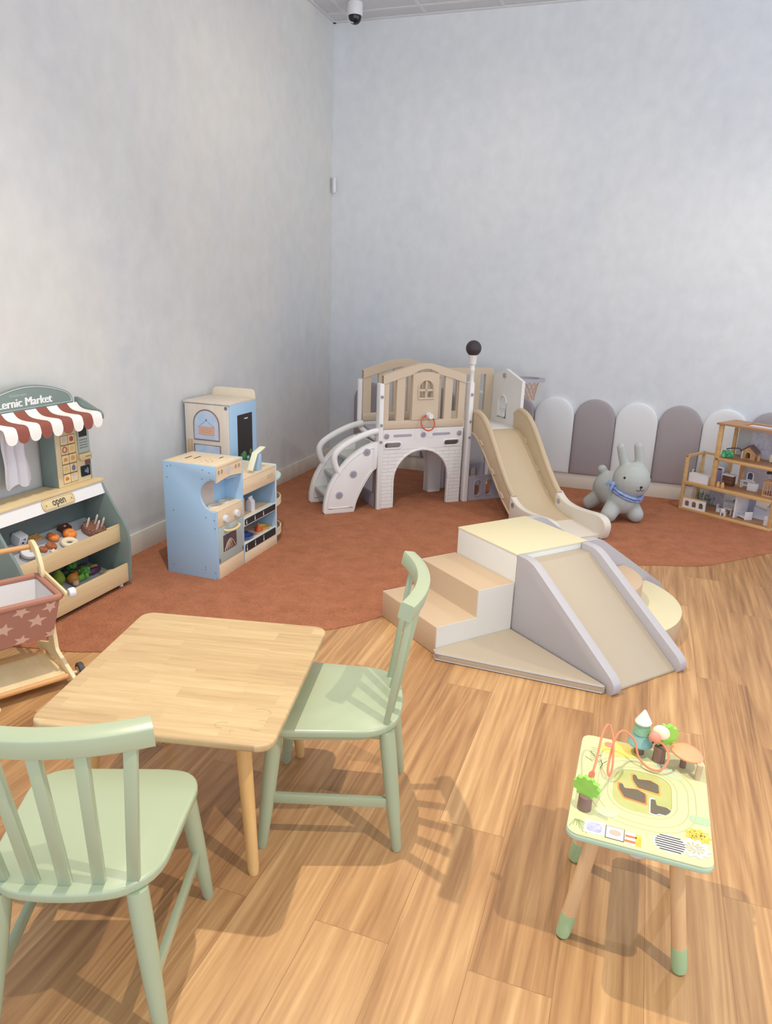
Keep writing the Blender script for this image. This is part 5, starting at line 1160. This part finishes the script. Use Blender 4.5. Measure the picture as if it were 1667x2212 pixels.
# ------------------------------------------------------------------ shopping trolley
t_loc = (-2.146, 1.912); trr = math.atan2(-.475, .88)
M_tw = wood('trolley_birch', (232, 208, 160), (240, 220, 176), 0); M_td = wood('trolley_dowel', (212, 158, 100), (224, 174, 116), 1)
def star_fabric():
    m = mat('dusty_pink_fabric', (186, 134, 118), .85, bump=.08, bscale=400); return m
M_fab = star_fabric(); M_star = mat('star_pale', (230, 194, 176), .85); M_lin = mat('lining_white', (226, 222, 222), .9, bump=.1, bscale=60)
M_ty = mat('tyre', (74, 70, 72), .6)
t = root('toy_shopping_trolley', 'wooden toy shopping trolley with a dusty-pink star fabric basket at the left edge', 'toy trolley', (*t_loc, 0), trr)
for sx, sy in ((.15, 1), (.15, -1), (-.21, 1), (-.21, -1)):
    ox = sx - (.035 if sx > 0 else 0)
    g = G(); g.lathe([(.0, -.011), (.03, -.011), (.034, -.008), (.034, .008), (.03, .011), (0, .011)], (ox, sy * .19, .036), 24, ax='y'); w = obj('wheel', g, M_ty, t)
    g = G(); g.lathe([(0, -.013), (.02, -.013), (.02, .013), (0, .013)], (ox, sy * .19, .036), 20, ax='y'); obj('hub', g, M_td, w)
    g = G(); g.lathe([(0, -.03), (.006, -.03), (.006, .03), (0, .03)], (ox, sy * .165, .036), 10, ax='y'); obj('axle', g, M_wp, w)
for sy in (1, -1):
    y0, y1 = (.133, .147) if sy > 0 else (-.147, -.133)
    P = rnd([(-.225, .028), (-.195, .022), (-.03, .055), (-.0, .07), (.235, .028), (.245, .048), (.02, .105), (.005, .2), (.06, .38), (.03, .385), (-.05, .2), (-.055, .11), (-.215, .052)], .012, 3)
    g = G(); g.prism(P, y0, y1, 'y', bev=.002); obj('side_frame', g, M_tw, t)
    g = G(); g.prism(rnd([(-.15, .375), (.165, .378), (.168, .402), (-.15, .412)], .008, 3), y0 + sy * .012, y1 + sy * .008, 'y', bev=.002); tb = obj('top_bar', g, M_tw, t)
    g = G(); g.lathe([(0, -.012), (.017, -.012), (.019, -.004), (.019, .008), (.015, .012), (0, .012)], (.163, sy * .172, .392), 20, ax='y'); obj('knob', g, M_wp, tb, label='white end knob')
    arm = rnd([(-.055, .4), (-.085, .4), (-.09, .45), (-.125, .5), (-.165, .515), (-.185, .495), (-.175, .465), (-.155, .472), (-.13, .465), (-.11, .44), (-.1, .4)], .02, 4)
    ah = rnd([(-.08, .385), (-.05, .385), (-.06, .44), (-.1, .5), (-.15, .522), (-.19, .51), (-.195, .475), (-.17, .46), (-.14, .478), (-.11, .46), (-.085, .42)], .02, 4)
    g = G(); g.prism(ah, y0, y1, 'y', bev=.002); obj('handle_arm', g, M_tw, t)
g = G(); g.tube([(-.172, -.165, .488), (-.172, .133, .488)], .011, 14); g.tube([(-.172, -.165, .488), (-.172, -.09, .488)], .0145, 14); obj('handle', g, M_td, t, label='round wooden handle')
g = G(); g.box(-.1, .135, -.132, .132, .04, .05, .002); obj('base_board', g, M_tw, t)
g = G(); g.tube([(.147, -.15, .048), (.147, .135, .048)], .011, 14); g.tube([(-.105, -.132, .048), (-.105, .132, .048)], .009, 12); obj('base_rod', g, M_td, t)
g = G(); g.lathe([(0, 0), (.006, 0), (0, .004)], (.147, .147, .048), 10, ax='y'); obj('bolt', g, M_scr, t)
# basket: tapering fabric box with rolled rim
tp = [(-.118, -.135), (.148, -.135), (.148, .135), (-.118, .135)]; bt = [(-.085, -.118), (.072, -.118), (.072, .118), (-.085, .118)]
def ringp(P, z, k=1): q = rnd(P, .012, 3); return [(x * k, y * k, z) for x, y in q]
g = G(); r0, r1 = ringp(tp, .375), ringp(bt, .195)
tm_ = bmesh.new(); V0 = [tm_.verts.new(p) for p in r0]; Vm = [tm_.verts.new(Vector(a).lerp(Vector(b), .5) + Vector((0, 0, -.004))) for a, b in zip(r0, r1)]; V1 = [tm_.verts.new(p) for p in r1]; nn = len(V0)
for A_, B2 in ((V0, Vm), (Vm, V1)):
    for k in range(nn): tm_.faces.new((A_[k], A_[(k + 1) % nn], B2[(k + 1) % nn], B2[k]))
tm_.faces.new(V1); g._in(tm_)
bk = obj('basket', g, M_fab, t, 25)
g = G(); g.tube(ringp(tp, .38), .0125, 10, closed=True); obj('rolled_rim', g, mat('rim_pink', (178, 124, 106), .85), bk)
g = G(); tm_ = bmesh.new(); V0 = [tm_.verts.new((x * .93 + .001, y * .93, .372)) for x, y, z in r0]; V1 = [tm_.verts.new((x * .9, y * .92, .205)) for x, y, z in r1]
for k in range(nn): tm_.faces.new((V0[k], V0[(k + 1) % nn], V1[(k + 1) % nn], V1[k]))
tm_.faces.new(V1); g._in(tm_); obj('lining', g, M_lin, bk, 25, label='white lining')
# stars printed on the front and rim
def starp(r, rot=0): return [((r if i % 2 == 0 else r * .44) * math.cos(PI * i / 5 + rot), (r if i % 2 == 0 else r * .44) * math.sin(PI * i / 5 + rot)) for i in range(10)]
sn = math.atan2(.148 - .072, .375 - .195)
for y, f, r, rot in [(-.062, .5, .034, 1.3), (.052, .46, .036, 1.45), (-.004, .13, .032, 1.0), (.098, .16, .032, .9), (.0, .9, .03, 1.3), (.106, .93, .026, 1.2), (-.11, .15, .032, 1.1), (-.112, .88, .03, 1)]:
    x = .148 + (.072 - .148) * f; z = .375 + (.195 - .375) * f
    pts = []
    for u, v in starp(r, rot):
        zz = z + v * math.cos(sn); ff = (.375 - zz) / .18
        if ff < .04: zz = .375 - .18 * .04; v = (zz - z) / math.cos(sn)
        if ff > .97: zz = .375 - .18 * .97; v = (zz - z) / math.cos(sn)
        pts.append((max(-.117, min(.117, y + u)) - y, v))
    X = TR(x, y, z) @ Matrix.Rotation(sn, 4, 'Y')
    g = G(); g.prism(pts, -.003, .0022, 'x', T=X); obj('printed_star', g, M_star, bk, label='pale printed star')

# ------------------------------------------------------------------ light
w = bpy.data.worlds.new('World'); SC.world = w; w.use_nodes = True
bg = w.node_tree.nodes['Background']; wn = w.node_tree          # blue sky above, added brighter half below the horizon lifts upper walls and ceiling
tc = wn.nodes.new('ShaderNodeTexCoord'); sp = wn.nodes.new('ShaderNodeSeparateXYZ'); wn.links.new(tc.outputs['Generated'], sp.inputs[0])
mr = wn.nodes.new('ShaderNodeMapRange'); mr.inputs[1].default_value = -.12; mr.inputs[2].default_value = .12; wn.links.new(sp.outputs[2], mr.inputs[0])
mx = wn.nodes.new('ShaderNodeMix'); mx.data_type = 'RGBA'; wn.links.new(mr.outputs[0], mx.inputs[0])
mx.inputs[6].default_value = (2.25, 2.42, 2.62, 1); mx.inputs[7].default_value = (.96, 1.14, 1.36, 1)
wn.links.new(mx.outputs[2], bg.inputs[0]); bg.inputs[1].default_value = 1.0
def spot(name, loc, tgt, power, col=(1, .9, .74), ang=168, blend=.6, r=.045):
    l = bpy.data.lights.new(name, 'SPOT'); l.energy = power; l.color = col; l.spot_size = math.radians(ang); l.spot_blend = blend; l.shadow_soft_size = r
    o = bpy.data.objects.new(name, l); C.objects.link(o); o.location = loc
    o.rotation_euler = (Vector(tgt) - Vector(loc)).to_track_quat('-Z', 'Y').to_euler(); return o
spot('ceiling_downlight', (-1.15, 1.95, 3.52), (-.9, 1.9, 0), 285, ang=128, blend=1, r=.022)
spot('ceiling_downlight', (1.33, .8, 3.52), (1.1, 1.0, 0), 285, ang=128, blend=1, r=.022)
spot('ceiling_downlight', (1.0, 4.7, 3.52), (.9, 4.4, 0), 110, ang=136, blend=1)
spot('ceiling_downlight', (-1.2, 4.4, 3.52), (-1.2, 4.4, 0), 26)

# ------------------------------------------------------------------ camera
f, pitch, yaw, roll = 1557.79, .291078582, .331254315, .0344958555
fw = Vector((-math.sin(yaw) * math.cos(pitch), math.cos(yaw) * math.cos(pitch), -math.sin(pitch)))
rt = Vector((math.cos(yaw), math.sin(yaw), 0)); upv = rt.cross(fw)
r2 = rt * math.cos(roll) + upv * math.sin(roll); u2 = upv * math.cos(roll) - rt * math.sin(roll)
cd = bpy.data.cameras.new('camera'); cam = bpy.data.objects.new('camera', cd); C.objects.link(cam)
cd.sensor_fit = 'VERTICAL'; cd.sensor_height = 36; cd.sensor_width = 36 * 1667 / 2212; cd.lens = f * 36 / 2212; cd.clip_start = .02
cam.matrix_world = Matrix(((r2.x, u2.x, -fw.x, 0), (r2.y, u2.y, -fw.y, 0), (r2.z, u2.z, -fw.z, 1.5), (0, 0, 0, 1)))
SC.camera = cam
SC.view_settings.view_transform = 'Standard'; SC.view_settings.look = 'None'; SC.view_settings.gamma = 1; SC.view_settings.use_curve_mapping = False
SC.view_settings.exposure = -0.12
